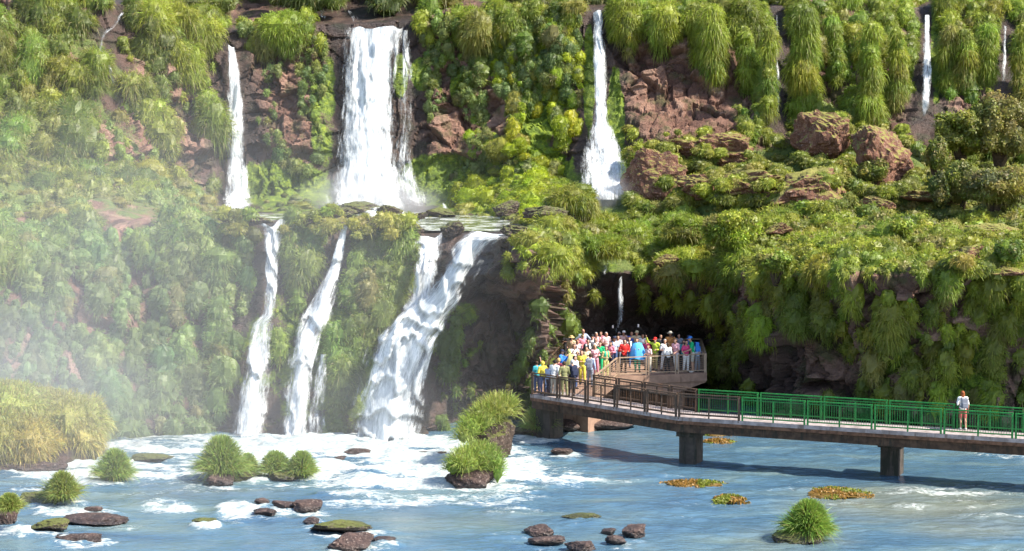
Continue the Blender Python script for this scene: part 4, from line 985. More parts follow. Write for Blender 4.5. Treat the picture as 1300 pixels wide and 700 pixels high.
def railing_panel(a, b, z, H, mat, style, root, name='railing_panel'):
    """one panel from a to b: frame with rails, plus fine mesh or wires inside"""
    a, b = np.array(a), np.array(b); L = np.linalg.norm(b - a); d = (b - a) / L
    bm = bmesh.new(); q = lambda s_, h: (*(a + d * s_), z + h)
    fr = .07 if style == 'mesh' else .05
    bm_bar(bm, q(0, H - .02), q(L, H - .02), .075, .05); bm_bar(bm, q(0, .14), q(L, .14), fr)
    pw = .10 if style == 'mesh' else .075
    bm_bar(bm, q(pw / 2, -.1), q(pw / 2, H - .046), pw); bm_bar(bm, q(L - pw / 2, -.1), q(L - pw / 2, H - .046), pw)
    if style == 'wire':
        for h in np.arange(.26, H - .08, .11): bm_bar(bm, q(.07, h), q(L - .07, h), .014)
    else:
        bm_bar(bm, q(.07, H - .13), q(L - .07, H - .13), fr * .8)
        for s_ in np.arange(.14, L - .1, .105): bm_bar(bm, q(s_, .165), q(s_, H - .15), .013)
        bm_bar(bm, q(L / 2, .165), q(L / 2, H - .15), .07)
        bm_bar(bm, q(L / 2, -.0), q(L / 2, .115), .06)
    return part(name, bm, mat, root)
def run(A_, B_, n, z, H, mat_of, style_of, root, gap=.07):
    A_, B_ = np.array(A_), np.array(B_); L = np.linalg.norm(B_ - A_); d = (B_ - A_) / L
    for k in range(n):
        railing_panel(A_ + d * (L * k / n + gap / 2), A_ + d * (L * (k + 1) / n - gap / 2), z, H, mat_of(k), style_of(k), root)
H = 1.04
o1 = [inset(NE[k], FE[k], .03) for k in range(3)]; o2 = [inset(NE[k], FE[k], .97) for k in range(3)]
# where the paint turns from brown to green along the near rail
Lr = np.linalg.norm(o1[2] - o1[1]); nr = 9
run(o1[0], o1[1], 5, DZ, H, lambda k: mat_brown, lambda k: 'mesh', bridge)
run(o1[1], o1[2], nr, DZ, H, lambda k: mat_brown if k == 0 else mat_green, lambda k: 'mesh' if k < 1 else 'green', bridge)
J0 = np.array([*Pz(731, 497, DZ)[:2]]); J0 = o2[0] + (o2[1] - o2[0]) * .27
run(J0, o2[1], 4, DZ, H, lambda k: mat_brown, lambda k: 'mesh', bridge)
run(o2[1], o2[2], nr, DZ, H, lambda k: mat_green, lambda k: 'green', bridge)

# lookout platform at the end of the bridge
LK = [np.array([0.95, 90.0]), np.array([1.25, 91.0]), np.array([2.9, 104.2]), np.array([10.6, 104.8]), np.array([*Pz(897.5, 473.5, DZ)[:2]]), np.array([*Pz(784, 479, DZ)[:2]]), J0 + p1_ * .02, FE[0] + p1_ * .005]
look = empty('viewing_platform', (5.5, 98, 0), label='lookout platform crowded with visitors on a single broad pillar', cat='viewing platform')
bm = bmesh.new(); prism(bm, LK[::-1], DZ - .42, DZ + .004); part('deck', bm, mat_tan, look)
bm = bmesh.new()
pc = np.array([*Pz(861, 500, 0)[:2]]); pc = np.array([8.45, 98.6])
bm_box(bm, (pc[0], pc[1], .3), (.95, 1.2, 3.0), .15, .03); part('pillar', bm, mat_tan, look)
bm = bmesh.new()                                                   # tapering cantilever beam under the front edge
A_, B_ = LK[4], LK[5]; d = (A_ - B_) / np.linalg.norm(A_ - B_); n_ = np.array([d[1], -d[0]])
for a, b in ((0.0, 0.0),):
    e0 = B_ - n_ * .1; L = np.linalg.norm(A_ - B_); prof = [(0.0, -.423), (L, -.423), (L, -.5), (L - 1.9, -1.05), (2.6, -1.05), (0.0, -.5)]
    f = [bm.verts.new((*(e0 + d * s_), DZ + z)) for s_, z in prof]; g = [bm.verts.new((*(e0 + d * s_ - n_ * 2.2), DZ + z)) for s_, z in prof]
    bm.faces.new(f[::-1]); bm.faces.new(g)
    for i in range(6): bm.faces.new((f[i], f[(i + 1) % 6], g[(i + 1) % 6], g[i]))
    bmesh.ops.recalc_face_normals(bm, faces=bm.faces[:])
part('cantilever_beam', bm, mat_tan, look)
for px_, yb, w_, m_ in ((698, 558, .8, mat_pier), (739, 547, 1.5, mat_tan)):
    p = Pz(px_, yb, 0); bm = bmesh.new(); bm_box(bm, (p[0], p[1] + .6, .1), (w_, 1.2, 3.25), -.6, .03); part('pillar', bm, m_, look)
run(LK[4] + [-.05, .08], LK[5] + [.02, .08], 3, DZ, 1.0, lambda k: mat_ochre, lambda k: 'wire', look)
run(LK[5] + [-.02, .1], J0 + [.12, .05], 3, DZ, 1.0, lambda k: mat_ochre, lambda k: 'wire', look)
run(LK[3] + [-.06, 0], LK[4] + [-.06, 0], 3, DZ, 1.0, lambda k: mat_ochre, lambda k: 'wire', look)
run(LK[2] + [.05, -.05], LK[3] + [0, -.05], 4, DZ, 1.0, lambda k: mat_ochre, lambda k: 'wire', look)
run(LK[1] + [.06, 0], LK[2] + [.06, 0], 6, DZ, 1.0, lambda k: mat_brown, lambda k: 'wire', look)
run(LK[0] + [.03, 0.02], LK[1] + [.04, 0], 1, DZ, 1.0, lambda k: mat_ochre, lambda k: 'wire', look)
# footing rocks under the lookout
for x, y, wd, ht, sd, lab in [(770, 545, 80, 16, 91, 'tan footing rock under the crowded lookout'), (716, 549, 50, 14, 92, 'dark rock between the two lookout pillars')]:
    p = Pz(x, y, 0); k = p[1] / FPX
    obj('river_rock', rock_bm(np.array([wd * k / 2, wd * k / 2.4, ht * k * .6]), sd), mat_river_rock, label=lab, cat='rock', group='rocks in the river', loc=(p[0], p[1] + .8, .2))
# ------------------------------------------------------------------ people
def flat_mat(name, c, rough=.75):
    s = N(name); v = s.n('TexCoord').outputs['Object']
    return s.done(s.bsdf(s.mix(s.noise(v, 14, 3), c, tuple(k * .8 for k in c)), rough, s.bump(s.noise(v, 30, 3), .3, .01), .25))
_mats = {}
PAL = dict(teal=(.04, .30, .36), yellow=(.64, .52, .07), white=(.78, .76, .74), maroon=(.22, .04, .07), olive=(.20, .20, .09), navy=(.022, .028, .06), blue=(.04, .20, .62), lemon=(.58, .54, .20), cyan=(.38, .62, .68), grey=(.22, .23, .27),
           dark=(.03, .03, .035), cream=(.66, .55, .34), pinkwhite=(.75, .52, .52), greyblue=(.34, .40, .55), pink=(.72, .25, .33), rose=(.78, .42, .46), green=(.015, .42, .16), khaki=(.42, .36, .16), paleblue=(.48, .57, .72), red=(.62, .03, .025),
           royal=(.05, .12, .45), beige=(.60, .48, .32), lime=(.48, .58, .06), silver=(.60, .58, .60), orange=(.60, .26, .08), magenta=(.62, .06, .18), denim=(.07, .12, .26), black=(.015, .015, .018), straw=(.62, .45, .2), brownhair=(.05, .028, .015), blackhair=(.012, .01, .01),
           redhair=(.25, .07, .02), greyhair=(.45, .44, .43), blond=(.45, .30, .12), skin=(.52, .29, .20), tan=(.36, .19, .12), turq=(.02, .42, .55), sky=(.10, .42, .85), jade=(.02, .36, .22), redshorts=(.42, .10, .09), stone=(.50, .47, .40))
def pm(k):
    if k not in _mats: _mats[k] = flat_mat('cloth_' + k if k not in ('skin', 'tan') else k + '_skin', PAL[k])
    return _mats[k]
def ico(sub=2):
    bm = bmesh.new(); bmesh.ops.create_icosphere(bm, subdivisions=sub, radius=1)
    v = np.array([x.co[:] for x in bm.verts]); f = np.array([[x.index for x in q.verts] for q in bm.faces]); bm.free(); return v, f
_S = ico(2)
class Body:
    def __init__(s): s.V = []; s.F = []; s.n = 0; s.prim = []
    def ell(s, c, r, lab, rot=None):
        v = _S[0] * np.asarray(r)
        if rot is not None: v = v @ np.asarray(rot).T
        s.V.append(v + np.asarray(c)); s.F.append(_S[1] + s.n); s.n += len(v); s.prim.append((np.asarray(c, float), np.asarray(c, float), float(np.mean(r)), float(np.mean(r)), lab))
    def limb(s, a, b, ra, rb, lab):
        a, b = np.asarray(a, float), np.asarray(b, float); d = b - a; L = np.linalg.norm(d); d = d / L
        u = np.cross(d, (.31, .9, .2)); u /= np.linalg.norm(u); w = np.cross(d, u)
        m = 10; th = np.arange(m) / m * 2 * np.pi; C = np.cos(th)[:, None] * u + np.sin(th)[:, None] * w
        rings = []
        for k in np.linspace(-np.pi / 2, 0, 4): rings.append(a + d * ra * math.sin(k) + C * ra * max(math.cos(k), .02))
        for k in np.linspace(0, np.pi / 2, 4): rings.append(b + d * rb * math.sin(k) + C * rb * max(math.cos(k), .02))
        V = np.concatenate(rings); nr = len(rings); F = []
        for i in range(nr - 1):
            for j in range(m): F += [(i * m + j, i * m + (j + 1) % m, (i + 1) * m + (j + 1) % m), (i * m + j, (i + 1) * m + (j + 1) % m, (i + 1) * m + j)]
        c0 = len(V); V = np.concatenate([V, [a - d * ra], [b + d * rb]])
        for j in range(m): F += [((j + 1) % m, j, c0), ((nr - 1) * m + j, (nr - 1) * m + (j + 1) % m, c0 + 1)]
        s.V.append(V); s.F.append(np.array(F) + s.n); s.n += len(V); s.prim.append((a, b, ra, rb, lab))
ARMS = {  # elbow, wrist relative to the shoulder, for the right side (x > 0 outward); y < 0 is forward
 'down': ((.07, .03, -.28), (.09, -.05, -.52)), 'bent': ((.08, .02, -.27), (-.02, -.24, -.26)), 'phone': ((.07, -.14, -.22), (-.08, -.30, .04)), 'rail': ((.06, -.10, -.26), (.02, -.34, -.34)),
 'akimbo': ((.22, .05, -.22), (.02, -.05, -.42)), 'raise': ((.20, -.10, .10), (.22, -.22, .36)), 'fold': ((.08, -.06, -.27), (-.16, -.20, -.22)), 'selfie': ((.22, -.10, -.06), (.40, -.24, .08)), 'side': ((.16, 0, -.25), (.24, -.06, -.47))}
def body(armR, armL, step=.0, lean=0.0, female=False, head_turn=0.0, head_tilt=0.0):
    B = Body(); sw = .165 if female else .185; hipw = .165 if female else .155
    up = lambda z: -lean * max(z - .95, 0)                                     # leaning forward moves the upper body to -y
    P3 = lambda x, y, z: np.array([x, y + up(z), z])
    for sx in (1, -1):
        st = step * sx
        hip, kn, an = np.array([.088 * sx, 0, .90]), np.array([.095 * sx, -.02 - st * .5, .49]), np.array([.10 * sx, .02 - st, .085])
        B.limb(hip, kn, .086, .058, 'thigh'); B.limb(kn, an, .056, .038, 'shin'); B.ell(kn + (an - kn) * .3 + (0, .02, 0), (.054, .058, .12), 'shin')
        B.ell(an + np.array([.01 * sx, -.07, -.045]), (.045, .125, .042), 'foot'); B.ell(an + np.array([0, .01, -.03]), (.04, .05, .05), 'foot')
        sh = P3(sw * sx, .01, 1.40); e, wv = ARMS[armR if sx > 0 else armL]
        el = sh + np.array([e[0] * sx, e[1], e[2]]); wr = sh + np.array([wv[0] * sx, wv[1], wv[2]])
        B.limb(P3(.05 * sx, .015, 1.41), sh, .07, .062, 'torso'); B.limb(sh, el, .05, .04, 'uarm'); B.limb(el, wr, .04, .027, 'farm')
        fd_ = (wr - el) / np.linalg.norm(wr - el); B.limb(wr, wr + fd_ * .09, .028, .030, 'hand'); B.limb(wr + fd_ * .09, wr + fd_ * .165 + (0, 0, -.02), .027, .016, 'hand')
        B.limb(wr + fd_ * .03, wr + fd_ * .09 + np.array([-.045 * sx, -.02, .02]), .018, .014, 'hand')
    B.ell((0, .01, .94), (hipw, .115, .12), 'pelvis'); B.ell(P3(0, .0, 1.10), (.135 if female else .145, .10, .17), 'torso'); B.ell(P3(0, .0, 1.28), (.155 if female else .168, .112, .17), 'torso')
    if female: B.ell(P3(.07, -.075, 1.28), (.06, .055, .06), 'torso'); B.ell(P3(-.07, -.075, 1.28), (.06, .055, .06), 'torso')
    B.limb(P3(0, .015, 1.40), P3(0, .0, 1.53), .058, .05, 'neck')
    hc = P3(0, -.015, 1.62); ct, st_ = math.cos(head_turn), math.sin(head_turn)
    R = np.array([[ct, -st_, 0], [st_, ct, 0], [0, 0, 1]]) @ np.array([[1, 0, 0], [0, math.cos(head_tilt), math.sin(head_tilt)], [0, -math.sin(head_tilt), math.cos(head_tilt)]])
    T = lambda *q: hc + R @ np.array(q)
    B.ell(T(0, .012, .02), (.078, .096, .098), 'head', R); B.ell(T(0, -.03, -.05), (.058, .062, .068), 'head', R)                # skull, jaw
    B.ell(T(0, -.098, -.012), (.014, .022, .024), 'head', R); B.ell(T(0, -.083, -.062), (.026, .012, .010), 'head', R)             # nose, mouth
    B.ell(T(.077, .01, -.005), (.012, .02, .03), 'head', R); B.ell(T(-.077, .01, -.005), (.012, .02, .03), 'head', R)               # ears
    B.ell(T(0, -.082, .032), (.05, .014, .012), 'head', R)                                                                            # brow
    return B, hc, R
def remesh(batch):
    """batch: list of Body -> list of (verts, faces) each one closed skin"""
    objs = []
    for B in batch:
        me = mesh_np('skin', np.concatenate(B.V), np.concatenate(B.F)); o = bpy.data.objects.new('skin', me); COL.objects.link(o)
        m = o.modifiers.new('r', 'REMESH'); m.mode = 'VOXEL'; m.voxel_size = .021
        m = o.modifiers.new('s', 'SMOOTH'); m.iterations = 2; m.factor = .4
        objs.append(o)
    dg = bpy.context.evaluated_depsgraph_get(); dg.update(); res = []
    for o in objs:
        e = o.evaluated_get(dg); me = e.to_mesh(); n = len(me.vertices); V = np.empty(n * 3); me.vertices.foreach_get('co', V); V = V.reshape(-1, 3)
        F = np.empty(len(me.polygons) * 4, int); me.loops.foreach_get('vertex_index', F); F = F.reshape(-1, 4)
        Nv = np.empty(n * 3); me.vertex_normals.foreach_get('vector', Nv); res.append((V, F, Nv.reshape(-1, 3))); e.to_mesh_clear()
    for o in objs:
        me = o.data; bpy.data.objects.remove(o); bpy.data.meshes.remove(me)
    return res
def labels_of(B, V):
    best = np.full(len(V), 1e9); lab = np.array(['torso'] * len(V), dtype=object)
    for a, b, ra, rb, l in B.prim:
        d = b - a; L2 = d.dot(d); t = np.clip(((V - a) @ d) / L2, 0, 1) if L2 > 1e-9 else np.zeros(len(V))
        q = np.linalg.norm(V - a - t[:, None] * d, axis=1) / (ra + (rb - ra) * t)
        s_ = q < best; best[s_] = q[s_]; lab[s_] = l
    return lab
def shell(name, V, F, Nv, keep, off, mat, parent, wave=0):
    f = F[keep[F].all(1)]
    if len(f) == 0: return None
    u, inv = np.unique(f.ravel(), return_inverse=True)
    v = V[u] + Nv[u] * off
    if wave: v = v + Nv[u] * (wave * vnoise(V[u] * 14, 3))[:, None]
    me = mesh_np(name, v, inv.reshape(-1, 4), True)
    return obj(name, me, mat, parent)

# x: photo column, y: photo row of the top of the head, h: body height (m), turn: 0 faces the camera, 180 seen from behind, 90 faces right
def Q(x, y, h, turn, top, legs, hair, label, arms=('down', 'down'), hat=None, sleeve='long', short=False, poncho=None, skin='skin', female=False, step=.06, lean=.0, tilt=0, pack=None, feet='dark', hood=False, longhair=False, vest=None, z=None):
    return dict(x=x, y=y, h=h, turn=turn, top=top, legs=legs, hair=hair, label=label, arms=arms, hat=hat, sleeve=sleeve, short=short, poncho=poncho, skin=skin, female=female, step=step, lean=lean, tilt=tilt, pack=pack, feet=feet, hood=hood, longhair=longhair, vest=vest)
PEOPLE = [
 Q(682, 461, 1.66, 215, 'teal', 'denim', 'brownhair', 'person in teal shirt holding one arm high at the left end of the walkway', ('down', 'raise'), sleeve='short'),
 Q(690.5, 461, 1.64, 178, 'yellow', 'denim', 'brownhair', 'person in bright yellow rain jacket and jeans seen from behind at the left railing', ('bent', 'bent'), hood=True),
 Q(702, 459, 1.68, 150, 'white', 'stone', 'blackhair', 'person in white shirt between the yellow jacket and the maroon top', ('phone', 'down')),
 Q(709, 455, 1.74, 165, 'maroon', 'khaki', 'blond', 'bare legged person in maroon top and shorts standing at the left railing', ('akimbo', 'down'), sleeve='short', short=True, skin='skin', feet='white'),
 Q(717, 459, 1.68, 200, 'olive', 'olive', 'brownhair', 'person in olive jacket beside the maroon top', ('bent', 'bent')),
 Q(726, 457, 1.72, 190, 'navy', 'black', 'greyhair', 'person in navy jacket with a big dark backpack by the left railing', ('bent', 'down'), pack='navy'),
 Q(711, 443, 1.70, 60, 'blue', 'denim', 'blackhair', 'person in strong blue jacket left of the yellow poncho', ('phone', 'phone'), hat=('cap', 'navy')),
 Q(697, 465, 1.58, 120, 'greyblue', 'navy', 'blackhair', 'shorter person in grey blue shirt looking over the left corner', ('rail', 'rail')),
 Q(723.5, 444, 1.66, 170, 'lemon', 'stone', 'brownhair', 'person wrapped in a pale yellow poncho on the left of the crowd', ('bent', 'bent'), poncho='lemon', hood=True),
 Q(734, 446, 1.64, 20, 'cyan', 'grey', 'blond', 'person in pale cyan shirt between two yellow rain coats', ('fold', 'bent'), sleeve='short'),
 Q(740, 445, 1.70, 15, 'yellow', 'yellow', 'brownhair', 'tall person in long yellow raincoat and yellow trousers', ('fold', 'down'), female=True, longhair=True),
 Q(749, 449, 1.66, 185, 'greyblue', 'grey', 'brownhair', 'person seen from behind with a grey backpack by the sloping rail', ('bent', 'down'), pack='grey', female=True),
 Q(718.5, 419, 1.80, 30, 'dark', 'dark', 'brownhair', 'tall person in dark shirt at the far left back of the crowd', ('bent', 'bent'), sleeve='short', skin='tan'),
 Q(726, 425, 1.70, 330, 'cream', 'khaki', 'blond', 'person in cream shirt and straw hat at the left back', ('phone', 'bent'), hat=('brim', 'straw'), sleeve='short'),
 Q(734, 431, 1.62, 10, 'pinkwhite', 'white', 'redhair', 'reddish haired person in pink and white top behind the yellow raincoat', ('bent', 'bent'), sleeve='short', female=True, longhair=True),
 Q(741, 418, 1.82, 5, 'greyblue', 'grey', 'tan', 'bald tall person in grey blue shirt with hands on hips at the back', ('akimbo', 'akimbo'), sleeve='short'),
 Q(748, 431, 1.64, 340, 'dark', 'denim', 'blackhair', 'person in dark jacket under the bald person with hands on hips', ('fold', 'bent'), vest='white'),
 Q(751.5, 424, 1.68, 0, 'white', 'navy', 'blackhair', 'person in white shirt with a black hat at the back of the crowd', ('bent', 'bent'), hat=('cap', 'black'), sleeve='short'),
 Q(758, 422, 1.70, 20, 'rose', 'white', 'greyhair', 'grey haired person in rose shirt in the back row left of the hot pink top', ('phone', 'phone'), sleeve='short'),
 Q(765, 421, 1.70, 350, 'pink', 'denim', 'brownhair', 'person in hot pink top in the back row', ('bent', 'phone'), sleeve='short', female=True),
 Q(771, 422, 1.70, 15, 'pinkwhite', 'grey', 'greyhair', 'person in pale pink and white shirt in the back row right of hot pink', ('bent', 'bent'), sleeve='short'),
 Q(757, 438, 1.58, 10, 'rose', 'pink', 'blond', 'short person in rose top half hidden left of the green jacket', ('bent', 'down'), female=True, longhair=True),
 Q(761.5, 434, 1.72, 350, 'green', 'green', 'blackhair', 'person in plain bright green jacket by the sloping rail', ('fold', 'fold')),
 Q(769, 440, 1.60, 20, 'khaki', 'lemon', 'brownhair', 'person in khaki yellow coat just right of the green jacket', ('bent', 'bent'), vest='jade'),
 Q(775, 434, 1.56, 340, 'pink', 'navy', 'blackhair', 'short person in pink beside the pale blue shirt', ('bent', 'bent'), female=True, longhair=True),
 Q(779.5, 426, 1.76, 10, 'paleblue', 'denim', 'blackhair', 'person in pale blue patterned shirt and dark cap left of the red jacket', ('bent', 'bent'), hat=('cap', 'navy'), sleeve='short'),
 Q(785, 426, 1.66, 0, 'silver', 'grey', 'brownhair', 'person in silver grey top squeezed between pale blue and red', ('down', 'bent'), sleeve='short'),
 Q(791.5, 431, 1.74, 15, 'red', 'black', 'blackhair', 'person in red jacket with dark trousers behind the wire railing', ('bent', 'bent')),
 Q(792, 419, 1.74, 20, 'pinkwhite', 'khaki', 'blackhair', 'person in pinkish shirt and white cap behind the red jacket', ('phone', 'bent'), hat=('cap', 'white'), sleeve='short'),
 Q(801, 421, 1.72, 30, 'royal', 'denim', 'brownhair', 'person in royal blue shirt behind the large blue poncho', ('bent', 'bent'), sleeve='short'),
 Q(809.5, 419, 1.76, 325, 'beige', 'khaki', 'brownhair', 'person in beige cap and shirt stretching an arm out with a selfie stick', ('bent', 'selfie'), hat=('cap', 'cream'), sleeve='short'),
 Q(809.5, 429, 1.80, 345, 'turq', 'jade', 'blackhair', 'person in large shiny blue poncho and green rain trousers', ('fold', 'fold'), poncho='sky'),
 Q(825, 438, 1.46, 335, 'pinkwhite', 'stone', 'redhair', 'red haired child in pink and white top behind the wire railing', ('fold', 'bent'), female=True, longhair=True, sleeve='short'),
 Q(832, 427, 1.74, 350, 'lime', 'khaki', 'redhair', 'person in red cap and yellow green jacket raising a stick', ('bent', 'raise'), hat=('cap', 'red')),
 Q(842.5, 431, 1.66, 10, 'silver', 'white', 'greyhair', 'white haired person in pale silver shirt right of the yellow green jacket', ('bent', 'bent'), sleeve='short'),
 Q(848, 437, 1.60, 200, 'white', 'dark', 'brownhair', 'person in white top turned away between silver shirt and pink shirt', ('bent', 'bent'), female=True, longhair=True),
 Q(852.5, 420, 1.82, 20, 'orange', 'dark', 'tan', 'tall person in rust orange shirt and pale hat at the back right', ('phone', 'bent'), hat=('brim', 'stone'), sleeve='short', skin='tan'),
 Q(859.5, 430, 1.74, 340, 'rose', 'white', 'brownhair', 'person in pink shirt and white trousers at the railing on the right', ('rail', 'bent'), female=True, sleeve='short'),
 Q(867, 432, 1.66, 20, 'teal', 'dark', 'blackhair', 'person in teal top behind the magenta top', ('phone', 'phone')),
 Q(872, 434, 1.66, 350, 'magenta', 'white', 'brownhair', 'person in magenta top and pale trousers near the right corner', ('rail', 'rail'), sleeve='short'),
 Q(874, 425, 1.76, 60, 'royal', 'navy', 'blackhair', 'person in dark blue shirt and dark cap behind the magenta top', ('bent', 'bent'), hat=('cap', 'navy'), sleeve='short'),
 Q(881, 428, 1.78, 300, 'green', 'stone', 'brownhair', 'person in blue cap and green shirt with a blue backpack at the right corner', ('rail', 'bent'), hat=('cap', 'blue'), sleeve='short', short=True, pack='blue', feet='white', lean=.12),
 Q(887, 436, 1.60, 40, 'paleblue', 'grey', 'blackhair', 'person in pale blue top half hidden at the right corner', ('bent', 'bent')),
 Q(815, 424, 1.62, 10, 'white', 'grey', 'brownhair', 'person in white top half hidden right of the large blue poncho', ('bent', 'bent'), sleeve='short'),
 Q(838, 425, 1.66, 15, 'dark', 'navy', 'blackhair', 'person in black top behind the white haired one', ('bent', 'bent')),
 Q(730, 437, 1.64, 10, 'white', 'denim', 'brownhair', 'person in white tee shirt in the left middle of the crowd', ('bent', 'phone'), sleeve='short'),
 Q(745, 440, 1.60, 0, 'cream', 'khaki', 'blackhair', 'person in cream top left of the short person in rose', ('bent', 'bent'), sleeve='short', female=True),
 Q(755, 429, 1.62, 350, 'silver', 'grey', 'brownhair', 'person in silver top wedged behind the short person in rose', ('phone', 'bent'), sleeve='short', female=True, longhair=True),
 Q(737, 424, 1.66, 25, 'pink', 'denim', 'blackhair', 'person in pink shirt just left of the bald person', ('bent', 'bent'), sleeve='short'),
 Q(797, 428, 1.64, 20, 'dark', 'denim', 'brownhair', 'person in dark vest over white between red jacket and blue poncho', ('bent', 'phone'), sleeve='short', vest='white'),
 Q(786, 421, 1.68, 340, 'white', 'navy', 'greyhair', 'grey haired person in white shirt left of the white cap', ('phone', 'phone'), sleeve='short'),
 Q(862, 424, 1.68, 10, 'grey', 'dark', 'blackhair', 'person in grey shirt in the back row right of the pale hat', ('bent', 'bent'), sleeve='short'),
 Q(729, 452, 1.62, 30, 'white', 'denim', 'blackhair', 'person in plain white jacket and jeans behind the navy backpack', ('bent', 'bent')),
 Q(821, 431, 1.62, 340, 'magenta', 'grey', 'brownhair', 'person in magenta shirt half hidden behind the red haired child', ('bent', 'bent'), sleeve='short'),
 Q(1223.5, 497, 1.62, 195, 'white', 'redshorts', 'redhair', 'lone person in white shirt with a grey backpack walking on the green railed walkway', ('bent', 'down'), sleeve='short', short=True, pack='grey', feet='white', female=True, longhair=True),
]
bodies = []
for i, q in enumerate(PEOPLE):
    B, hc, R = body(q['arms'][0], q['arms'][1], q['step'], q['lean'], q['female'], rng.normal() * .25, .12 * rng.random())
    bodies.append((B, hc, R))
skins = remesh([b[0] for b in bodies])
def lathe(bm, prof, c, R=None, seg=14, sx=1.0, sy=1.0):
    rings = []
    for r, z in prof:
        ring = []
        for j in range(seg):
            t = 2 * math.pi * j / seg; p = np.array([r * math.cos(t) * sx, r * math.sin(t) * sy, z]); p = (R @ p if R is not None else p) + c
            ring.append(bm.verts.new(p))
        rings.append(ring)
    for a, b in zip(rings[:-1], rings[1:]):
        for j in range(seg): bm.faces.new((a[j], a[(j + 1) % seg], b[(j + 1) % seg], b[j]))
    bm.faces.new(rings[-1]); return rings
for q, (B, hc, R), (V, F, Nv) in zip(PEOPLE, bodies, skins):
    sc = q['h'] / 1.735; lab = labels_of(B, V)
    # feet stand on the deck; the head tops out at the photo's row
    g = Pz(q['x'], q['y'], DZ + q['h'] + (.06 if q['hat'] else 0))
    if q['x'] < 1000:                                         # keep behind the railing in front of them
        for _ in range(3):
            if g[0] < J0[0]: fy = np.interp(g[0], [NE[0][0], NE[1][0]], [NE[0][1], NE[1][1]]) + .5
            else: fy = np.interp(g[0], [J0[0], LK[5][0], LK[4][0]], [J0[1], LK[5][1], LK[4][1]]) + (.55 if g[0] > LK[5][0] else .8)
            if g[1] < fy:
                Yn = fy + rng.uniform(0, .25); hn = min(1.86, max(q['h'] * .93, 12.25 - (q['y'] - 174) * Yn / FPX)); sc = hn / 1.735
                g = np.array([(q['x'] - 650) / FPX * Yn, Yn, DZ])
    rot = math.radians(q['turn'] + rng.uniform(-22, 22)); body_m = pm(q['skin'])
    me = mesh_np('person', V, F, True)
    o = obj('person', me, body_m, label=q['label'], cat='person', group='visitors on the lookout' if q['x'] < 1000 else None, loc=(g[0], g[1], DZ + .006))
    o.rotation_euler = (math.radians(rng.uniform(-1, 5)), math.radians(rng.uniform(-3, 3)), rot); o.scale = (sc, sc, sc)
    is_ = lambda *k: np.isin(lab.astype(str), k)
    z = V[:, 2]
    sh = (is_('torso', 'uarm') | (is_('pelvis') & (z > .90))); sh |= is_('farm') if q['sleeve'] == 'long' else False
    if q['sleeve'] == 'short': sh &= ~(is_('uarm') & (np.abs(V[:, 0]) > .27) & (z < 1.2))
    shell('shirt', V, F, Nv, sh, .022, pm(q['top']), o, .006)
    tr = (is_('pelvis', 'thigh') & (z < 1.0)) | (is_('shin') & ~np.bool_(q['short']))
    if q['short']: tr &= z > .52
    shell('shorts' if q['short'] else 'trousers', V, F, Nv, tr, .014, pm(q['legs']), o, .005)
    shell('shoes', V, F, Nv, is_('foot') & (z < .13), .008, pm(q['feet']), o)
    hl = (V - hc) @ R
    if q['hair'] != 'tan':
        hair = is_('head') & ((hl[:, 2] > .055) | ((hl[:, 1] > .0) & (hl[:, 2] > -.06))) & ~((hl[:, 1] < -.055) & (hl[:, 2] < .07))
        shell('hair', V, F, Nv, hair, .016, pm(q['hair']), o, .006)
        if q['longhair']:
            bm = bmesh.new(); lathe(bm, [(.07, .04), (.095, -.05), (.09, -.16), (.05, -.24)], hc + np.array([0, .055, 0]), None, 10, 1, .5); bmesh.ops.recalc_face_normals(bm, faces=bm.faces[:]); obj('long_hair', bm, pm(q['hair']), o)
    if q['vest']: shell('vest', V, F, Nv, is_('torso') & (np.abs(V[:, 0]) < .15) & (np.abs(V[:, 0]) > .05), .032, pm(q['vest']), o)
    if q['hood']: shell('hood', V, F, Nv, (is_('head') & ((hl[:, 1] > -.04) | (hl[:, 2] > .075))) | is_('neck'), .03, pm(q['top'] if not q['poncho'] else q['poncho']), o)
    if q['hat']:
        kind_, hcname = q['hat']; bm = bmesh.new()
        if kind_ == 'brim': lathe(bm, [(.17, .045), (.165, .06), (.095, .065), (.09, .12), (.06, .145), (.01, .15)], hc, R, 16)
        else:
            lathe(bm, [(.095, .03), (.1, .06), (.092, .1), (.06, .135), (.01, .145)], hc + R @ np.array([0, .008, 0]), R, 14, .93, 1.08)
            f = [bm.verts.new(hc + R @ np.array(p)) for p in ((-.07, -.075, .045), (-.06, -.16, .03), (0, -.185, .03), (.06, -.16, .03), (.07, -.075, .045))]; bm.faces.new(f)
            f = [bm.verts.new(hc + R @ np.array(p)) for p in ((-.07, -.075, .055), (-.06, -.16, .038), (0, -.185, .038), (.06, -.16, .038), (.07, -.075, .055))]; bm.faces.new(f[::-1])
        obj('hat', bm, pm(hcname), o)
    if q['poncho']:
        bm = bmesh.new(); n = 28; rings = []
        for k, (zz, rx, ry) in enumerate([(1.50, .09, .085), (1.46, .17, .12), (1.40, .25, .16), (1.2, .34, .23), (1.0, .385, .26), (.80, .41, .28), (.68, .42, .29)]):
            rings.append([bm.verts.new((rx * math.cos(t) * (1 + .05 * (k / 6) * math.sin(7 * t + k * .3)), ry * math.sin(t) * (1 + .09 * (k / 6) * math.sin(7 * t + 1)) - .03, zz + (.05 * math.sin(3 * t + 1) if k == 6 else 0))) for t in np.arange(n) / n * 2 * math.pi])
        for a, b in zip(rings[:-1], rings[1:]):
            for j in range(n): bm.faces.new((a[j], b[j], b[(j + 1) % n], a[(j + 1) % n]))
        bmesh.ops.recalc_face_normals(bm, faces=bm.faces[:])
        for f in bm.faces: f.smooth = True
        obj('poncho', bm, pm(q['poncho']), o)
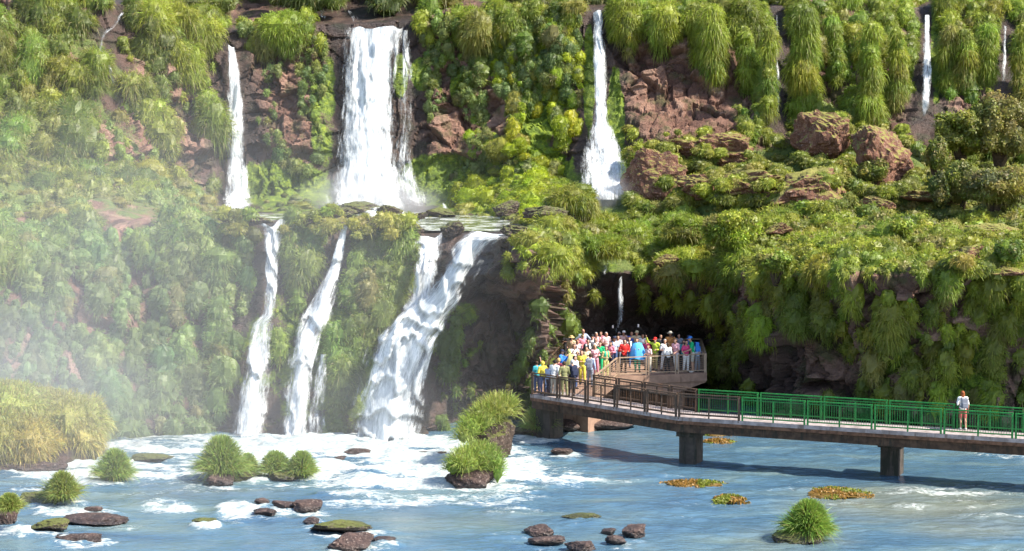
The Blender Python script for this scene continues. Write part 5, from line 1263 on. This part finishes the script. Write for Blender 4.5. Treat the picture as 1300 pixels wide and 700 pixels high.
    def world(p):
        c, s_ = math.cos(rot), math.sin(rot); p = np.asarray(p) * sc
        return np.array([g[0] + p[0] * c - p[1] * s_, g[1] + p[0] * s_ + p[1] * c, DZ + .006 + p[2]])
    if q['pack']:
        wp = world((0, .20 - q['lean'] * .3, 1.22)); names = {'navy': 'big dark navy backpack worn by the left railing', 'blue': 'blue backpack on the green shirt at the right corner'}
        lb = names.get(q['pack'], 'grey backpack in the crowd by the sloping rail' if q['x'] < 1000 else 'grey backpack on the lone walker')
        e_ = empty('backpack', wp, rot, label=lb, cat='backpack'); e_.scale = (sc, sc, sc)
        bm = bmesh.new(); bm_box(bm, (0, .03, 0), (.30, .19, .46), 0, .06); obj('main_bag', bm, pm(q['pack']), e_)
        bm = bmesh.new(); bm_box(bm, (0, .15, -.08), (.22, .07, .22), 0, .025); obj('pocket', bm, pm(q['pack']), e_)
        for sx in (-1, 1):
            bm = bmesh.new(); pts = [(.09 * sx, -.05, .2), (.10 * sx, -.16, .235), (.11 * sx, -.30, .16), (.12 * sx, -.345, .0), (.13 * sx, -.24, -.14), (.12 * sx, -.05, -.2)]
            for a, b in zip(pts[:-1], pts[1:]): bm_bar(bm, a, b, .045, .02)
            obj('strap', bm, pm('black'), e_)
    # what the hands hold
    for side, arm in ((1, q['arms'][0]), (-1, q['arms'][1])):
        if arm not in ('phone', 'raise', 'selfie') or (arm == 'phone' and side < 0 and q['arms'][0] == 'phone'): continue
        e, wv = ARMS[arm]; swd = .165 if q['female'] else .185
        el = np.array([(swd + e[0]) * side, .01 + e[1], 1.40 + e[2]]); wr = np.array([(swd + wv[0]) * side, .01 + wv[1], 1.40 + wv[2]]); fd_ = (wr - el) / np.linalg.norm(wr - el)
        tip = wr + fd_ * .13; who = q['label'].replace('person ', '', 1)
        if arm == 'selfie' or q['top'] == 'lime':
            d = np.array([.75 * side, -.25, .55]) if arm == 'selfie' else np.array([.55 * side, -.1, .6])
            tip2 = tip + d * .75; e_ = empty('selfie_stick', world(tip), 0, label='selfie stick held out by the person in beige cap' if arm == 'selfie' else 'selfie stick held up by the person in red cap', cat='selfie stick')
            bm = bmesh.new(); bm_bar(bm, (0, 0, 0), Vector(world(tip2) - world(tip)), .022); obj('pole', bm, pm('black'), e_)
            bm = bmesh.new(); bm_box(bm, Vector(world(tip2) - world(tip)), (.08, .02, .15), rot, .005); obj('phone', bm, pm('silver'), e_)
        else:
            bm = bmesh.new(); bm_box(bm, (0, 0, .03), (.075, .012, .15), 0, .004)
            op = obj('phone', bm, pm('black'), label='phone held up by ' + ' '.join(q['label'].split()[:9]), cat='phone', loc=world(tip)); op.rotation_euler = (0, 0, rot)
# ------------------------------------------------------------------ spray drifting in the gorge
def spray(c, r, dens, label, noise=.5, power=1.0):
    s = N('spray_volume'); s_t = s.n('TexCoord').outputs['Object']
    ln = s.n('VectorMath', operation='LENGTH'); s.put(ln.inputs[0], s_t)
    f = s.ramp(ln.outputs['Value'], .98, .05)
    if noise: f = s.math('MULTIPLY', f, s.ramp(s.noise(s_t, 2.2, 3, .55), .5 - noise * .45, .5 + noise * .35))
    f = s.math('MULTIPLY', f, dens)
    v = s.n('VolumePrincipled'); v.inputs['Color'].default_value = (.95, .965, .98, 1); s.put(v.inputs['Density'], f); v.inputs['Anisotropy'].default_value = .0
    s.t.links.new(v.outputs[0], s.out.inputs['Volume'])
    bm = bmesh.new(); bmesh.ops.create_icosphere(bm, subdivisions=3, radius=1)
    o = obj('spray', bm, s.m, label=label, cat='spray', kind='stuff'); o.location = c; o.scale = r
    return o
spray((-22, 88, 6), (29, 11, 18), .031, 'bluish veil of spray drifting over the lower left of the gorge')
spray((-25, 85, 2), (14, 7, 9), .06, 'dense bright spray behind the yellow bank at far left', .3)
spray((-6.5, 87.6, 1.0), (10, 3.5, 4.5), .035, 'white spray at the foot of the lower cascades')
spray((-19, 77, 2), (19, 11, 8), .014, 'thin haze of spray over the river at lower left', 0)
c_ = P(468, 262, 119); spray(tuple(c_), (5.6, 3.2, 3.0), .7, 'white spray at the foot of the widest waterfall')
c_ = P(771, 246, 113); spray(tuple(c_), (2.2, 1.8, 1.8), .45, 'spray at the foot of the fanning waterfall')
scene.cycles.volume_step_rate = 1.0; scene.cycles.volume_max_steps = 64
